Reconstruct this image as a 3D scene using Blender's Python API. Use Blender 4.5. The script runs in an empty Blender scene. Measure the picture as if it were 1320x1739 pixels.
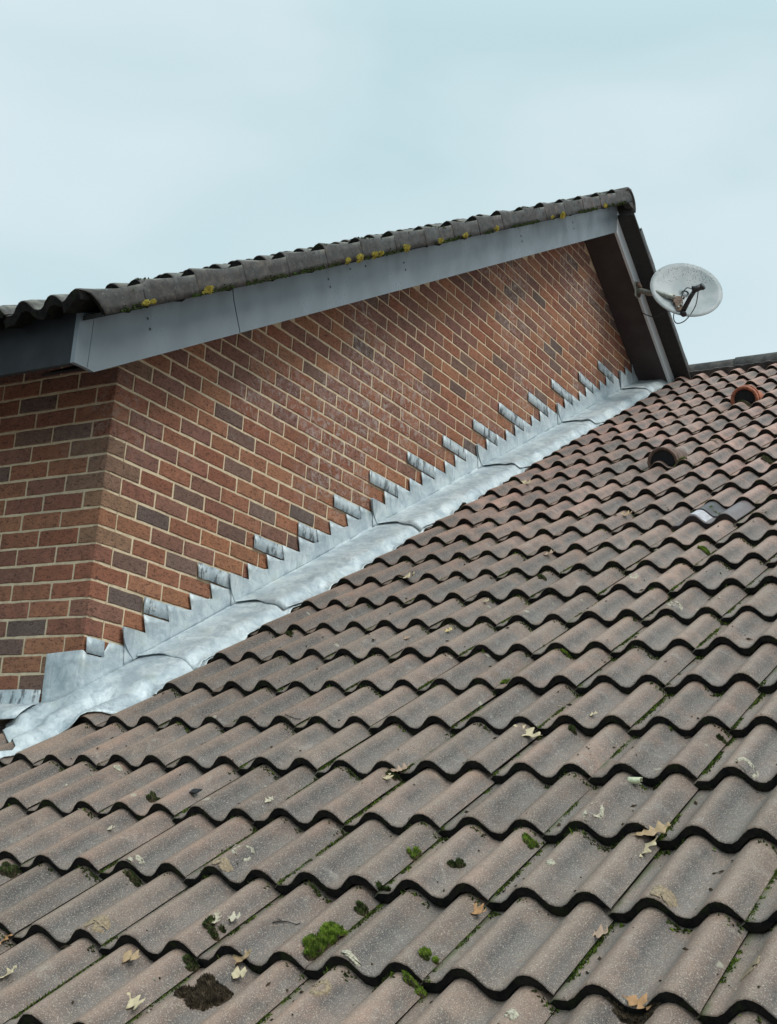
import bpy, bmesh, math, random
import numpy as np
from mathutils import Vector, Matrix, noise

random.seed(7)
SC = bpy.context.scene
COL = SC.collection

# ------------------------------------------------------------------ camera
cam_d = bpy.data.cameras.new("camera")
cam = bpy.data.objects.new("camera", cam_d)
COL.objects.link(cam)
right = Vector((0.48604910, -0.87098890, 0.07165616))
down = Vector((0.25155355, 0.06091113, -0.96592476))
fwd = Vector((0.83694509, 0.48751222, 0.24870616))
M3 = Matrix((right, -down, -fwd)).transposed()
cam.matrix_world = Matrix.Translation((-4.18819, -3.77824, -1.95246)) @ M3.to_4x4()
cam_d.sensor_fit = 'VERTICAL'
cam_d.sensor_height = 36.0
cam_d.lens = 49.618
cam_d.clip_start = 0.05
cam_d.clip_end = 2000
SC.camera = cam

# ------------------------------------------------------------------ sky + sun
SUN_EL, SUN_AZ = math.radians(50), math.radians(256)      # azimuth measured from +x towards +y
world = bpy.data.worlds.new("World")
SC.world = world
world.use_nodes = True
wn, wl = world.node_tree.nodes, world.node_tree.links
wn.clear()
w_out = wn.new("ShaderNodeOutputWorld")
sky = wn.new("ShaderNodeTexSky")
sky.sky_type = 'NISHITA'
sky.sun_disc = False
sky.sun_elevation = SUN_EL
sky.sun_rotation = math.radians(90) - SUN_AZ
bg_sky = wn.new("ShaderNodeBackground")
bg_sky.inputs[1].default_value = 0.10
wl.new(sky.outputs[0], bg_sky.inputs[0])
tc = wn.new("ShaderNodeTexCoord")
mp = wn.new("ShaderNodeMapping")
mp.inputs['Scale'].default_value = (1.0, 1.0, 2.2)
wl.new(tc.outputs['Generated'], mp.inputs[0])
nz = wn.new("ShaderNodeTexNoise")
nz.inputs['Scale'].default_value = 3.6
nz.inputs['Detail'].default_value = 3.5
nz.inputs['Roughness'].default_value = 0.42
nz.inputs['Distortion'].default_value = 0.35
wl.new(mp.outputs[0], nz.inputs['Vector'])
cr = wn.new("ShaderNodeValToRGB")
cr.color_ramp.elements[0].position = 0.36
cr.color_ramp.elements[0].color = (0.545, 0.720, 0.765, 1)
cr.color_ramp.elements[1].position = 0.66
cr.color_ramp.elements[1].color = (0.690, 0.815, 0.862, 1)
wl.new(nz.outputs['Fac'], cr.inputs[0])
bg_cl = wn.new("ShaderNodeBackground")
wl.new(cr.outputs[0], bg_cl.inputs[0])
# an overcast sky is brighter overhead than near the horizon
sep = wn.new("ShaderNodeSeparateXYZ")
wl.new(tc.outputs['Generated'], sep.inputs[0])
mr = wn.new("ShaderNodeMapRange")
mr.inputs['From Min'].default_value = 0.55
mr.inputs['From Max'].default_value = 1.0
mr.inputs['To Min'].default_value = 0.97
mr.inputs['To Max'].default_value = 2.0
wl.new(sep.outputs['Z'], mr.inputs['Value'])
wl.new(mr.outputs[0], bg_cl.inputs[1])
mx = wn.new("ShaderNodeMixShader")
mx.inputs[0].default_value = 0.93
wl.new(bg_sky.outputs[0], mx.inputs[1])
wl.new(bg_cl.outputs[0], mx.inputs[2])
wl.new(mx.outputs[0], w_out.inputs['Surface'])

sun_d = bpy.data.lights.new("sun", 'SUN')
sun_d.energy = 1.5
sun_d.angle = math.radians(24)
sun_d.color = (1.0, 0.95, 0.88)
sun = bpy.data.objects.new("sun", sun_d)
COL.objects.link(sun)
sdir = Vector((math.cos(SUN_EL) * math.cos(SUN_AZ), math.cos(SUN_EL) * math.sin(SUN_AZ), math.sin(SUN_EL)))
sun.rotation_euler = sdir.to_track_quat('Z', 'Y').to_euler()

SC.view_settings.view_transform = 'Standard'
SC.view_settings.look = 'None'
SC.view_settings.exposure = 0.12
SC.view_settings.gamma = 1.0
SC.view_settings.use_curve_mapping = False

# ------------------------------------------------------------------ helpers
def tag(o, label=None, cat=None, group=None, kind=None):
    if label: o['label'] = label
    if cat: o['category'] = cat
    if group: o['group'] = group
    if kind: o['kind'] = kind
    return o

def empty(name, loc=(0, 0, 0)):
    o = bpy.data.objects.new(name, None)
    o.empty_display_size = 0.05
    o.location = loc
    COL.objects.link(o)
    return o

def link(name, me, parent=None, loc=None, mat=None):
    o = bpy.data.objects.new(name, me)
    COL.objects.link(o)
    if parent is not None: o.parent = parent
    if loc is not None: o.location = loc
    if mat is not None and not me.materials: me.materials.append(mat)
    return o

def mesh_from(name, verts, faces, mat=None, smooth=False):
    me = bpy.data.meshes.new(name)
    me.from_pydata([tuple(v) for v in verts], [], faces)
    if mat is not None: me.materials.append(mat)
    if smooth:
        me.polygons.foreach_set('use_smooth', [True] * len(me.polygons))
    me.update()
    return me

def fix_normals(me):
    bm = bmesh.new(); bm.from_mesh(me)
    bmesh.ops.recalc_face_normals(bm, faces=bm.faces)
    bm.to_mesh(me); bm.free()

class MB:
    """collects vertices and faces of ONE mesh"""
    def __init__(self): self.v, self.f = [], []
    def add(self, vs, fs):
        b = len(self.v); self.v += [tuple(x) for x in vs]; self.f += [tuple(i + b for i in f) for f in fs]
    def prism(self, poly, ext):
        """poly: planar 3d loop, ext: extrusion vector"""
        n = len(poly); e = Vector(ext)
        vs = [Vector(p) for p in poly] + [Vector(p) + e for p in poly]
        fs = [tuple(range(n))[::-1], tuple(range(n, 2 * n))] + [(i, (i + 1) % n, n + (i + 1) % n, n + i) for i in range(n)]
        self.add(vs, fs)
    def tube(self, pts, r, seg=8, r2=None):
        pts = [Vector(p) for p in pts]; n = len(pts); vs, fs = [], []
        up = Vector((0.13, 0.21, 0.97))
        for i, p in enumerate(pts):
            t = (pts[min(i + 1, n - 1)] - pts[max(i - 1, 0)]).normalized()
            a = t.cross(up)
            if a.length < 1e-3: a = t.cross(Vector((1, 0, 0)))
            a.normalize(); b = t.cross(a)
            rr = r if r2 is None else r + (r2 - r) * i / (n - 1)
            for k in range(seg):
                th = 2 * math.pi * k / seg
                vs.append(p + (a * math.cos(th) + b * math.sin(th)) * rr)
        for i in range(n - 1):
            for k in range(seg):
                k2 = (k + 1) % seg
                fs.append((i * seg + k, i * seg + k2, (i + 1) * seg + k2, (i + 1) * seg + k))
        fs.append(tuple(range(seg))); fs.append(tuple(range((n - 1) * seg, n * seg)))
        self.add(vs, fs)
    def build(self, name, mat, parent=None, smooth=False, normals=True):
        me = mesh_from(name, self.v, self.f, mat, smooth)
        if normals: fix_normals(me)
        return link(name, me, parent)

def sm(a, b, x):
    t = min(1, max(0, (x - a) / (b - a))); return t * t * (3 - 2 * t)

def fbm(x, y, z=0.0, o=3):
    v, a = 0.0, 0.5
    for _ in range(o):
        v += a * noise.noise(Vector((x, y, z))); x *= 2.1; y *= 2.1; z *= 2.1; a *= 0.5
    return v

# ------------------------------------------------------------------ materials
class NT:
    def __init__(self, name):
        self.m = bpy.data.materials.new(name); self.m.use_nodes = True
        self.t = self.m.node_tree; self.n = self.t.nodes; self.l = self.t.links
        self.n.clear()
        self.out = self.n.new("ShaderNodeOutputMaterial")
        self.b = self.n.new("ShaderNodeBsdfPrincipled")
        self.l.new(self.b.outputs[0], self.out.inputs[0])
        g = self.n.new("ShaderNodeNewGeometry"); self.pos = g.outputs['Position']; self.geo = g
    def set(self, **k):
        for a, v in k.items(): self.b.inputs[a.replace('_', ' ')].default_value = v
    def plug(self, s, dst):
        if isinstance(s, (int, float)): dst.default_value = s
        elif isinstance(s, (tuple, list)): dst.default_value = tuple(s) + ((1,) if len(s) == 3 and dst.type == 'RGBA' else ())
        else: self.l.new(s, dst)
    def noise(self, scale, detail=3, rough=0.55, vec=None, stretch=None, dist=0.0, w=None):
        v = vec if vec is not None else self.pos
        if stretch:
            m = self.n.new("ShaderNodeMapping"); m.inputs['Scale'].default_value = stretch
            self.l.new(v, m.inputs[0]); v = m.outputs[0]
        t = self.n.new("ShaderNodeTexNoise")
        if w is not None:
            t.noise_dimensions = '4D'; self.plug(w, t.inputs['W'])
        self.l.new(v, t.inputs['Vector'])
        t.inputs['Scale'].default_value = scale; t.inputs['Detail'].default_value = detail
        t.inputs['Roughness'].default_value = rough; t.inputs['Distortion'].default_value = dist
        return t.outputs['Fac']
    def voro(self, scale, vec=None, feat='F1', out='Distance'):
        t = self.n.new("ShaderNodeTexVoronoi"); t.feature = feat
        self.l.new(vec if vec is not None else self.pos, t.inputs['Vector']); t.inputs['Scale'].default_value = scale
        return t.outputs[out]
    def ramp(self, x, a, b, lo=0.0, hi=1.0):
        m = self.n.new("ShaderNodeMapRange"); m.interpolation_type = 'SMOOTHSTEP'
        self.plug(x, m.inputs['Value']); m.inputs['From Min'].default_value = a; m.inputs['From Max'].default_value = b
        m.inputs['To Min'].default_value = lo; m.inputs['To Max'].default_value = hi
        return m.outputs[0]
    def math(self, op, a, b=0.0, clamp=False):
        m = self.n.new("ShaderNodeMath"); m.operation = op; m.use_clamp = clamp
        self.plug(a, m.inputs[0]); self.plug(b, m.inputs[1]); return m.outputs[0]
    def mix(self, f, a, b, blend='MIX'):
        m = self.n.new("ShaderNodeMix"); m.data_type = 'RGBA'; m.blend_type = blend
        self.plug(f, m.inputs[0]); self.plug(a, m.inputs[6]); self.plug(b, m.inputs[7]); return m.outputs[2]
    def bump(self, h, strength, dist, prev=None):
        m = self.n.new("ShaderNodeBump"); m.inputs['Strength'].default_value = strength; m.inputs['Distance'].default_value = dist
        self.l.new(h, m.inputs['Height'])
        if prev is not None: self.l.new(prev, m.inputs['Normal'])
        return m.outputs[0]
    def rnd(self):
        return self.n.new("ShaderNodeObjectInfo").outputs['Random']
    def objcol(self):
        return self.n.new("ShaderNodeObjectInfo").outputs['Color']
    def attr(self, name, out='Color'):
        a = self.n.new("ShaderNodeAttribute"); a.attribute_name = name; return a.outputs[out]
    def uv(self):
        u = self.n.new("ShaderNodeUVMap"); u.uv_map = "UVMap"
        s = self.n.new("ShaderNodeSeparateXYZ"); self.l.new(u.outputs[0], s.inputs[0]); return s.outputs[0], s.outputs[1]
    def sepx(self, v=None):
        s = self.n.new("ShaderNodeSeparateXYZ"); self.l.new(v if v is not None else self.pos, s.inputs[0]); return s.outputs
    def col(self, c): self.plug(c, self.b.inputs['Base Color'])
    def rough(self, r): self.plug(r, self.b.inputs['Roughness'])
    def nrm(self, n): self.l.new(n, self.b.inputs['Normal'])

def simple(name, c, rough=0.6, metal=0.0, var=0.15, scale=30, bump=0.0, bscale=200, spec=0.5):
    t = NT(name)
    n = t.noise(scale, 4)
    lo = tuple(x * (1 - var) for x in c); hi = tuple(min(1, x * (1 + var)) for x in c)
    t.col(t.mix(t.ramp(n, 0.3, 0.7), lo, hi))
    t.set(Roughness=rough, Metallic=metal); t.b.inputs['Specular IOR Level'].default_value = spec
    if bump: t.nrm(t.bump(t.noise(bscale, 3), bump, 0.002))
    return t.m

def make_tile_mat(name, old=False):
    """sand-faced concrete tile: grey-brown, pale grains, dirt and painted shade in the flank of the roll, lichen freckles"""
    t = NT(name)
    r = t.rnd()
    u, v = t.uv()
    big = t.noise(1.1, 3, 0.5)
    med = t.noise(9, 4, 0.6, w=t.math('MULTIPLY', r, 40))
    px = t.sepx()[0]
    pink = t.math('ADD', t.ramp(px, -0.5, 5.0), t.math('MULTIPLY', t.math('SUBTRACT', big, 0.5), 1.0))
    c = t.mix(t.ramp(pink, 0.0, 1.0), (0.196, 0.136, 0.103), (0.430, 0.220, 0.170))
    c = t.mix(t.ramp(r, 0.0, 1.0, 0.0, 0.6), c, t.mix(t.ramp(med, 0.3, 0.7), (0.180, 0.131, 0.102), (0.345, 0.190, 0.132)))
    # per tile value
    wn_ = t.n.new("ShaderNodeTexWhiteNoise"); wn_.noise_dimensions = '1D'; t.l.new(r, wn_.inputs['W'])
    val = t.math('MULTIPLY_ADD', wn_.outputs['Value'], 0.62); t.n[-1].inputs[2].default_value = 0.70
    hv = t.n.new("ShaderNodeHueSaturation"); t.l.new(val, hv.inputs['Value']); t.l.new(c, hv.inputs['Color']); c = hv.outputs[0]
    # blue-grey grime and painted shade in the right-hand flank of each roll, in broken streaks along the fall
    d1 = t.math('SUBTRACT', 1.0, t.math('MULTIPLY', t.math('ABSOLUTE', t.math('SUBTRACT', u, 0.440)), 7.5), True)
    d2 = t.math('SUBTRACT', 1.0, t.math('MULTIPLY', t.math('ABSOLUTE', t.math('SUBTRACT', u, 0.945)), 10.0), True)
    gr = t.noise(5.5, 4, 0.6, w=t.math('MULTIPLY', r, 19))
    grime_shade = t.math('MULTIPLY', t.math('MAXIMUM', d1, t.math('MULTIPLY', d2, 0.8)), t.ramp(gr, 0.30, 0.55))
    c = t.mix(t.math('MULTIPLY', grime_shade, 0.92), c, (0.042, 0.038, 0.039))
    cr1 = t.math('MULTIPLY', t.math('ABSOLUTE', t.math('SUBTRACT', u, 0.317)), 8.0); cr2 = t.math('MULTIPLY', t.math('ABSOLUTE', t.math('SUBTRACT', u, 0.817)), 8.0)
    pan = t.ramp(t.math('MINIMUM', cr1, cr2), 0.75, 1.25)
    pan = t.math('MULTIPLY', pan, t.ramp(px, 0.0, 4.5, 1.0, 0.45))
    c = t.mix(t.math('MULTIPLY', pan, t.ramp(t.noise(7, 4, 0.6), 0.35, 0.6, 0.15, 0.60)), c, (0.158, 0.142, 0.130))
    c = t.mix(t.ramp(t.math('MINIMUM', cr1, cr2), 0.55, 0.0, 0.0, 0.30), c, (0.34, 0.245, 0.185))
    # broad weather blotches
    bl = t.noise(14, 5, 0.65, dist=0.6)
    c = t.mix(t.ramp(bl, 0.55, 0.72, 0.0, 0.45), c, (0.135, 0.120, 0.108))
    c = t.mix(t.ramp(bl, 0.28, 0.40, 0.35, 0.0), c, (0.36, 0.315, 0.265))
    # sand grains
    g1 = t.noise(300, 3, 0.78)
    c = t.mix(t.ramp(g1, 0.30, 0.47, 0.80, 0.0), c, (0.075, 0.062, 0.055))
    c = t.mix(t.ramp(g1, 0.53, 0.68, 0.0, 0.75), c, (0.56, 0.48, 0.385))
    vg = t.voro(300, out='Color')
    sx = t.sepx(vg)
    dist = t.voro(300)
    spk = t.math('MULTIPLY', t.ramp(sx[0], 0.90, 0.94), t.ramp(dist, 0.42, 0.24))
    c = t.mix(t.math('MULTIPLY', spk, 0.40), c, (0.56, 0.51, 0.44))
    spk2 = t.math('MULTIPLY', t.ramp(sx[1], 0.92, 0.95), t.ramp(dist, 0.5, 0.3))
    c = t.mix(t.math('MULTIPLY', spk2, 0.6), c, (0.25, 0.12, 0.07))
    # small pale lichen freckles
    lv = t.voro(13, out='Color'); ls = t.sepx(lv); ld = t.math('ADD', t.voro(13), t.math('MULTIPLY', t.noise(60, 3), 0.35))
    lich = t.math('MULTIPLY', t.ramp(ls[2], 0.93, 0.94), t.ramp(ld, 0.34, 0.26))
    c = t.mix(t.math('MULTIPLY', lich, 0.55), c, (0.47, 0.44, 0.34))
    # thin green film beside the side joint
    edge = t.ramp(u, 0.075, 0.0)
    gm = t.math('MULTIPLY', edge, t.ramp(t.noise(16, 4), 0.42, 0.62))
    c = t.mix(t.math('MULTIPLY', gm, 0.8), c, (0.085, 0.10, 0.035))
    if old:
        on = t.noise(24, 5, 0.7)
        c = t.mix(t.ramp(on, 0.32, 0.62, 0.62, 0.97), c, (0.026, 0.024, 0.022))
        c = t.mix(t.ramp(t.noise(55, 4, 0.7), 0.58, 0.72, 0.0, 0.5), c, (0.20, 0.185, 0.14))
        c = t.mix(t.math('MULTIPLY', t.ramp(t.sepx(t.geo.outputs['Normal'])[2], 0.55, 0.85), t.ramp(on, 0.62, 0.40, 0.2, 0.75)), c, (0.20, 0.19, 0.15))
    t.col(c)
    t.rough(t.ramp(bl, 0.3, 0.7, 0.46, 0.78))
    t.b.inputs['Specular IOR Level'].default_value = 0.5
    n1 = t.bump(g1, 0.55, 0.0022)
    n2 = t.bump(t.noise(45, 4, 0.6), 0.35, 0.004, n1)
    t.nrm(n2)
    return t.m

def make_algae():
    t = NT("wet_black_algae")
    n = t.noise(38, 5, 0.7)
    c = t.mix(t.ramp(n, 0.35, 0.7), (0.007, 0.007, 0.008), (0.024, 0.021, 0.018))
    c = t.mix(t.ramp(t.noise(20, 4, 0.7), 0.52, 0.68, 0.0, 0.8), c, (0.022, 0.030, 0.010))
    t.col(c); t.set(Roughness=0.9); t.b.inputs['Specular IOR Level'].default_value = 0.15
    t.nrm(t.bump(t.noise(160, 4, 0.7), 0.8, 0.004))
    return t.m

def make_brick_mat(name, source):
    t = NT(name)
    base = t.objcol() if source == 'OBJECT' else t.attr('brick_colour')
    drag = t.noise(52, 4, 0.7, stretch=(1.0, 1.0, 2.2), dist=1.2)
    fine = t.noise(260, 3, 0.6)
    blot = t.noise(17, 4, 0.6)
    c = t.mix(t.ramp(blot, 0.30, 0.68, 0.0, 0.55), base, t.mix(0.5, base, (0.075, 0.048, 0.040)))
    c = t.mix(t.ramp(drag, 0.50, 0.36, 0.0, 0.75), c, (0.045, 0.026, 0.022))
    c = t.mix(t.ramp(drag, 0.58, 0.72, 0.0, 0.40), c, t.mix(0.55, base, (0.50, 0.33, 0.24)))
    c = t.mix(t.ramp(fine, 0.60, 0.75, 0.0, 0.35), c, (0.40, 0.28, 0.21))
    # efflorescence: a chalky bloom over part of the wall
    z = t.sepx()
    band = t.math('MULTIPLY', t.ramp(t.noise(0.9, 3, 0.6), 0.48, 0.62), t.ramp(z[2], -0.55, 0.1))
    ef = t.math('MULTIPLY', band, t.ramp(t.noise(26, 5, 0.75, dist=0.8), 0.46, 0.64))
    c = t.mix(t.math('MULTIPLY', ef, 0.70), c, (0.46, 0.40, 0.37))
    t.col(c); t.set(Roughness=0.88); t.b.inputs['Specular IOR Level'].default_value = 0.25
    n1 = t.bump(drag, 0.75, 0.005)
    t.nrm(t.bump(fine, 0.4, 0.002, n1))
    return t.m

def make_mortar():
    t = NT("pale_mortar")
    n = t.noise(30, 5, 0.65)
    c = t.mix(t.ramp(n, 0.3, 0.7), (0.62, 0.49, 0.33), (0.80, 0.66, 0.46))
    c = t.mix(t.ramp(t.noise(2.2, 3), 0.55, 0.7, 0.0, 0.35), c, (0.46, 0.39, 0.31))
    c = t.mix(t.ramp(t.noise(300, 2), 0.6, 0.7, 0.0, 0.3), c, (0.35, 0.30, 0.24))
    t.col(c); t.set(Roughness=0.95); t.b.inputs['Specular IOR Level'].default_value = 0.15
    t.nrm(t.bump(t.noise(130, 4, 0.7), 0.8, 0.003))
    return t.m

def make_lead(name, streak=0.0, dark=0.0):
    t = NT(name)
    a = t.noise(9, 5, 0.65, dist=0.8)
    c = t.mix(t.ramp(a, 0.3, 0.7), (0.38, 0.45, 0.49), (0.66, 0.715, 0.73))
    b = t.noise(34, 5, 0.7, dist=1.0)
    c = t.mix(t.ramp(b, 0.50, 0.72, 0.0, 0.45), c, (0.72, 0.76, 0.76))
    c = t.mix(t.ramp(b, 0.28, 0.42, 0.6, 0.0), c, (0.33, 0.39, 0.43))
    s = t.noise(26, 4, 0.6, stretch=(1.8, 1.8, 0.35), dist=0.5)
    c = t.mix(t.ramp(s, 0.52, 0.72, 0.0, streak), c, (0.25, 0.29, 0.32))
    c = t.mix(t.ramp(t.noise(7, 4, 0.6), 0.56, 0.70, 0.0, 0.25), c, (0.42, 0.45, 0.36))
    if dark:
        k = t.noise(20, 5, 0.7, stretch=(1.5, 1.5, 0.6))
        c = t.mix(t.ramp(k, 0.50, 0.60, 0.0, dark * 2), c, (0.045, 0.05, 0.055))
    t.col(c); t.set(Metallic=0.25)
    t.rough(t.ramp(b, 0.3, 0.7, 0.42, 0.66))
    n1 = t.bump(t.noise(18, 4, 0.6, dist=0.6), 0.5, 0.010)
    t.nrm(t.bump(t.noise(70, 4, 0.6), 0.4, 0.003, n1))
    return t.m

def make_paint(name, c, rough=0.4, dirt=0.35):
    t = NT(name)
    a = t.noise(6, 4, 0.6, stretch=(1, 1, 0.6)); b = t.noise(48, 5, 0.7)
    col = t.mix(t.ramp(a, 0.3, 0.7, 0.0, dirt), c, tuple(x * 0.72 for x in c))
    col = t.mix(t.ramp(b, 0.62, 0.78, 0.0, 0.25), col, tuple(min(1, x * 1.5 + 0.03) for x in c))
    col = t.mix(t.ramp(t.noise(130, 3), 0.70, 0.76, 0.0, 0.6), col, tuple(x * 0.4 for x in c))
    t.col(col); t.rough(t.ramp(a, 0.3, 0.7, rough, rough + 0.2))
    t.nrm(t.bump(t.noise(3.5, 2), 0.12, 0.01))
    return t.m

def make_moss(name, lo, hi, brown=0.3):
    t = NT(name)
    n = t.noise(60, 4, 0.6); r = t.noise(22, 3)
    c = t.mix(t.ramp(n, 0.3, 0.7), lo, hi)
    c = t.mix(t.ramp(r, 0.52, 0.68, 0.0, brown), c, (0.045, 0.032, 0.018))
    t.col(c); t.set(Roughness=0.9); t.b.inputs['Specular IOR Level'].default_value = 0.15
    return t.m

def make_leafmat():
    t = NT("dry_oak_leaf")
    base = t.objcol()
    n = t.noise(90, 4, 0.6)
    c = t.mix(t.ramp(n, 0.35, 0.7, 0.0, 0.45), base, t.mix(0.5, base, (0.20, 0.10, 0.045)))
    t.col(c); t.set(Roughness=0.6)
    t.nrm(t.bump(t.noise(120, 3), 0.4, 0.002))
    return t.m

def make_dish():
    t = NT("perforated_dish_enamel")
    z = t.sepx()
    c = t.mix(t.ramp(t.noise(7, 3), 0.35, 0.65), (0.33, 0.365, 0.37), (0.44, 0.455, 0.46))
    u, v = t.uv()
    spots = t.math('MULTIPLY', t.ramp(t.voro(95), 0.42, 0.30), t.ramp(t.sepx(t.voro(95, out='Color'))[0], 0.45, 0.55))
    spots = t.math('MULTIPLY', spots, t.math('MULTIPLY', t.ramp(v, 0.58, 0.72), t.ramp(t.noise(14, 3), 0.40, 0.52)))
    c = t.mix(t.math('MULTIPLY', spots, 0.85), c, (0.06, 0.065, 0.07))
    c = t.mix(t.ramp(t.noise(20, 4), 0.62, 0.72, 0.0, 0.3), c, (0.32, 0.33, 0.33))
    t.col(c); t.set(Roughness=0.5)
    t.nrm(t.bump(t.voro(330), 0.3, 0.002))
    return t.m

M = dict(
    tile=make_tile_mat("weathered_concrete_tile"),
    tile_old=make_tile_mat("dark_weathered_concrete_tile", True),
    algae=make_algae(),
    brick=make_brick_mat("rustic_brick", 'OBJECT'),
    brick_many=make_brick_mat("rustic_brick_far", 'ATTR'),
    mortar=make_mortar(),
    lead=make_lead("weathered_lead", 0.45),
    lead_up=make_lead("weathered_lead_upstand", 0.38),
    lead_tab=make_lead("stained_lead", 0.35, 0.38),
    barge=make_paint("grey_painted_board", (0.175, 0.205, 0.228), 0.26),
    barge_sheen=make_paint("board_with_painted_sheen", (0.62, 0.66, 0.68), 0.4),  # bargeboard colour lightened to paint in a sky reflection
    fascia=make_paint("dark_painted_board", (0.010, 0.013, 0.017), 0.62),
    soffit=make_paint("dark_brown_soffit", (0.050, 0.036, 0.034), 0.6),
    black=simple("black_gap_board", (0.02, 0.02, 0.021), 0.8),
    deck=simple("roofing_felt", (0.03, 0.03, 0.03), 0.9),
    terracotta=simple("terracotta", (0.36, 0.125, 0.070), 0.75, 0, 0.35, 40, 0.5, 120),
    terracotta_old=simple("weathered_terracotta", (0.15, 0.095, 0.075), 0.8, 0, 0.45, 30, 0.5, 120),
    hollow=simple("painted_vent_shade", (0.012, 0.013, 0.016), 0.9),  # near-black colour painting the shade inside the vents
    ridge=simple("grey_concrete_ridge", (0.058, 0.054, 0.050), 0.85, 0, 0.5, 14, 0.6, 120),
    plastic=simple("pale_lilac_plastic", (0.15, 0.118, 0.118), 0.45, 0, 0.12, 30),
    plastic_dark=simple("slate_grey_plastic", (0.06, 0.05, 0.052), 0.45, 0, 0.12, 30),
    maroon=simple("dark_maroon_plastic", (0.022, 0.012, 0.014), 0.5),
    galv=simple("galvanised_steel", (0.36, 0.37, 0.33), 0.5, 0.5, 0.25, 40),
    rust=simple("rusty_steel", (0.17, 0.115, 0.085), 0.8, 0.2, 0.5, 60, 0.5, 150),
    blackplastic=simple("black_plastic", (0.017, 0.017, 0.019), 0.45),
    cable=simple("grey_cable", (0.12, 0.125, 0.13), 0.5),
    dish=make_dish(),
    moss=make_moss("bright_moss", (0.045, 0.085, 0.010), (0.19, 0.27, 0.035), 0.25),
    moss_dark=make_moss("dark_moss", (0.016, 0.024, 0.008), (0.055, 0.085, 0.018), 0.55),
    soil=make_moss("leaf_litter", (0.020, 0.015, 0.010), (0.085, 0.062, 0.040), 0.4),
    ylichen=make_moss("yellow_lichen", (0.22, 0.17, 0.030), (0.48, 0.40, 0.09), 0.12),
    plichen=simple("pale_lichen", (0.37, 0.335, 0.255), 0.9, 0, 0.45, 160, 0.8, 300),
    olichen=simple("ochre_lichen", (0.26, 0.195, 0.125), 0.9, 0, 0.35, 160, 0.8, 300),
    leaf=make_leafmat(),
    screw=simple("dark_screw", (0.015, 0.016, 0.018), 0.5),
    twig=simple("dark_twig", (0.03, 0.022, 0.017), 0.9),
    slate=simple("black_slate", (0.012, 0.013, 0.016), 0.6),
    grass=simple("grey_paving", (0.17, 0.16, 0.15), 0.95, 0, 0.5, 2.0),
)

# ------------------------------------------------------------------ ground far below
g = link("ground", mesh_from("ground", [(-600, -600, -5.2), (600, -600, -5.2), (600, 600, -5.2), (-600, 600, -5.2)], [(0, 1, 2, 3)], M['grass']))
tag(g, kind='structure')

# ------------------------------------------------------------------ the brick house
TB = 0.563                                    # pitch of the upper roof (rise over run)
CB = 0.0325                                   # height of the bargeboard's lower edge at x = 0
XA = 4.887                                    # apex
LW = Vector((0.0453, 0.99897, 0)).normalized()    # direction of the return wall, the eaves and the ridges
LN = Vector((-LW.y, LW.x, 0))                     # outward normal of the return wall
def slope_z(x, c=CB):                         # underside line of either slope
    return c + TB * (x if x <= XA else 2 * XA - x)

house = empty("brick_house", (0, 0, -1.4))
tag(house, "red brick gabled house end with grey bargeboards and dark tiled roof above", "house")
HB = Vector((0, 0, -1.4))
class HMB(MB):
    def build(self, name, mat, parent=None, smooth=False, normals=True, base=HB):
        self.v = [tuple(Vector(p) - base) for p in self.v]
        return MB.build(self, name, mat, parent, smooth, normals)

# walls: mortar bodies set back 5 mm behind the brick faces
w = HMB()
w.prism([(0.107, 0.0035, -3.2), (9.75, 0.0035, -3.2), (9.75, 0.0035, slope_z(9.75) + 0.1), (XA, 0.0035, slope_z(XA) + 0.1), (0.107, 0.0035, slope_z(0.107) + 0.1)], (0, 0.10, 0))
gable_wall = w.build("gable_wall", M['mortar'], house)
w = HMB()
p0 = Vector((0.0035, 0.0035, 0)); p1 = p0 + LW * 7.0
w.prism([(p0.x, p0.y, -3.2), (p1.x, p1.y, -3.2), (p1.x, p1.y, 0.15), (p0.x, p0.y, 0.15)], (0.10, 0, 0))
side_wall = w.build("side_wall", M['mortar'], house)

PAL_RED = [(0.235, 0.098, 0.062), (0.215, 0.092, 0.066), (0.255, 0.112, 0.070), (0.200, 0.096, 0.072), (0.225, 0.088, 0.056), (0.275, 0.125, 0.075)]
PAL_ORANGE = [(0.275, 0.118, 0.066), (0.260, 0.110, 0.064), (0.290, 0.130, 0.074), (0.250, 0.108, 0.068)]
PAL_DARK = [(0.140, 0.088, 0.068), (0.145, 0.100, 0.080), (0.128, 0.086, 0.070), (0.155, 0.098, 0.074), (0.116, 0.088, 0.076)]
PAL_PURPLE = [(0.180, 0.090, 0.066), (0.168, 0.086, 0.066), (0.196, 0.102, 0.076)]
PAL_BUFF = [(0.195, 0.116, 0.082), (0.185, 0.110, 0.080), (0.21, 0.122, 0.080)]
rb = random.Random(21)
def brick_colour(x, z, corner=False):
    hgt = z - (-1.34 + 0.5566 * x)             # height above the flashing
    q = rb.random()
    if corner and q < 0.30: c = rb.choice(PAL_BUFF)
    elif q < 0.11: c = rb.choice(PAL_DARK)
    elif hgt < 0.42 and q < 0.62: c = rb.choice(PAL_ORANGE)
    elif hgt > 0.85 and q < 0.50: c = rb.choice(PAL_PURPLE)
    else: c = rb.choice(PAL_RED)
    k = 1.36 + rb.random() * 0.34
    if c in PAL_DARK or c in PAL_PURPLE: return (c[0] * k * 1.02, c[1] * k * 0.96, c[2] * k * 0.97)
    return (c[0] * k, c[1] * k * 1.0, c[2] * k * 0.94)

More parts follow.
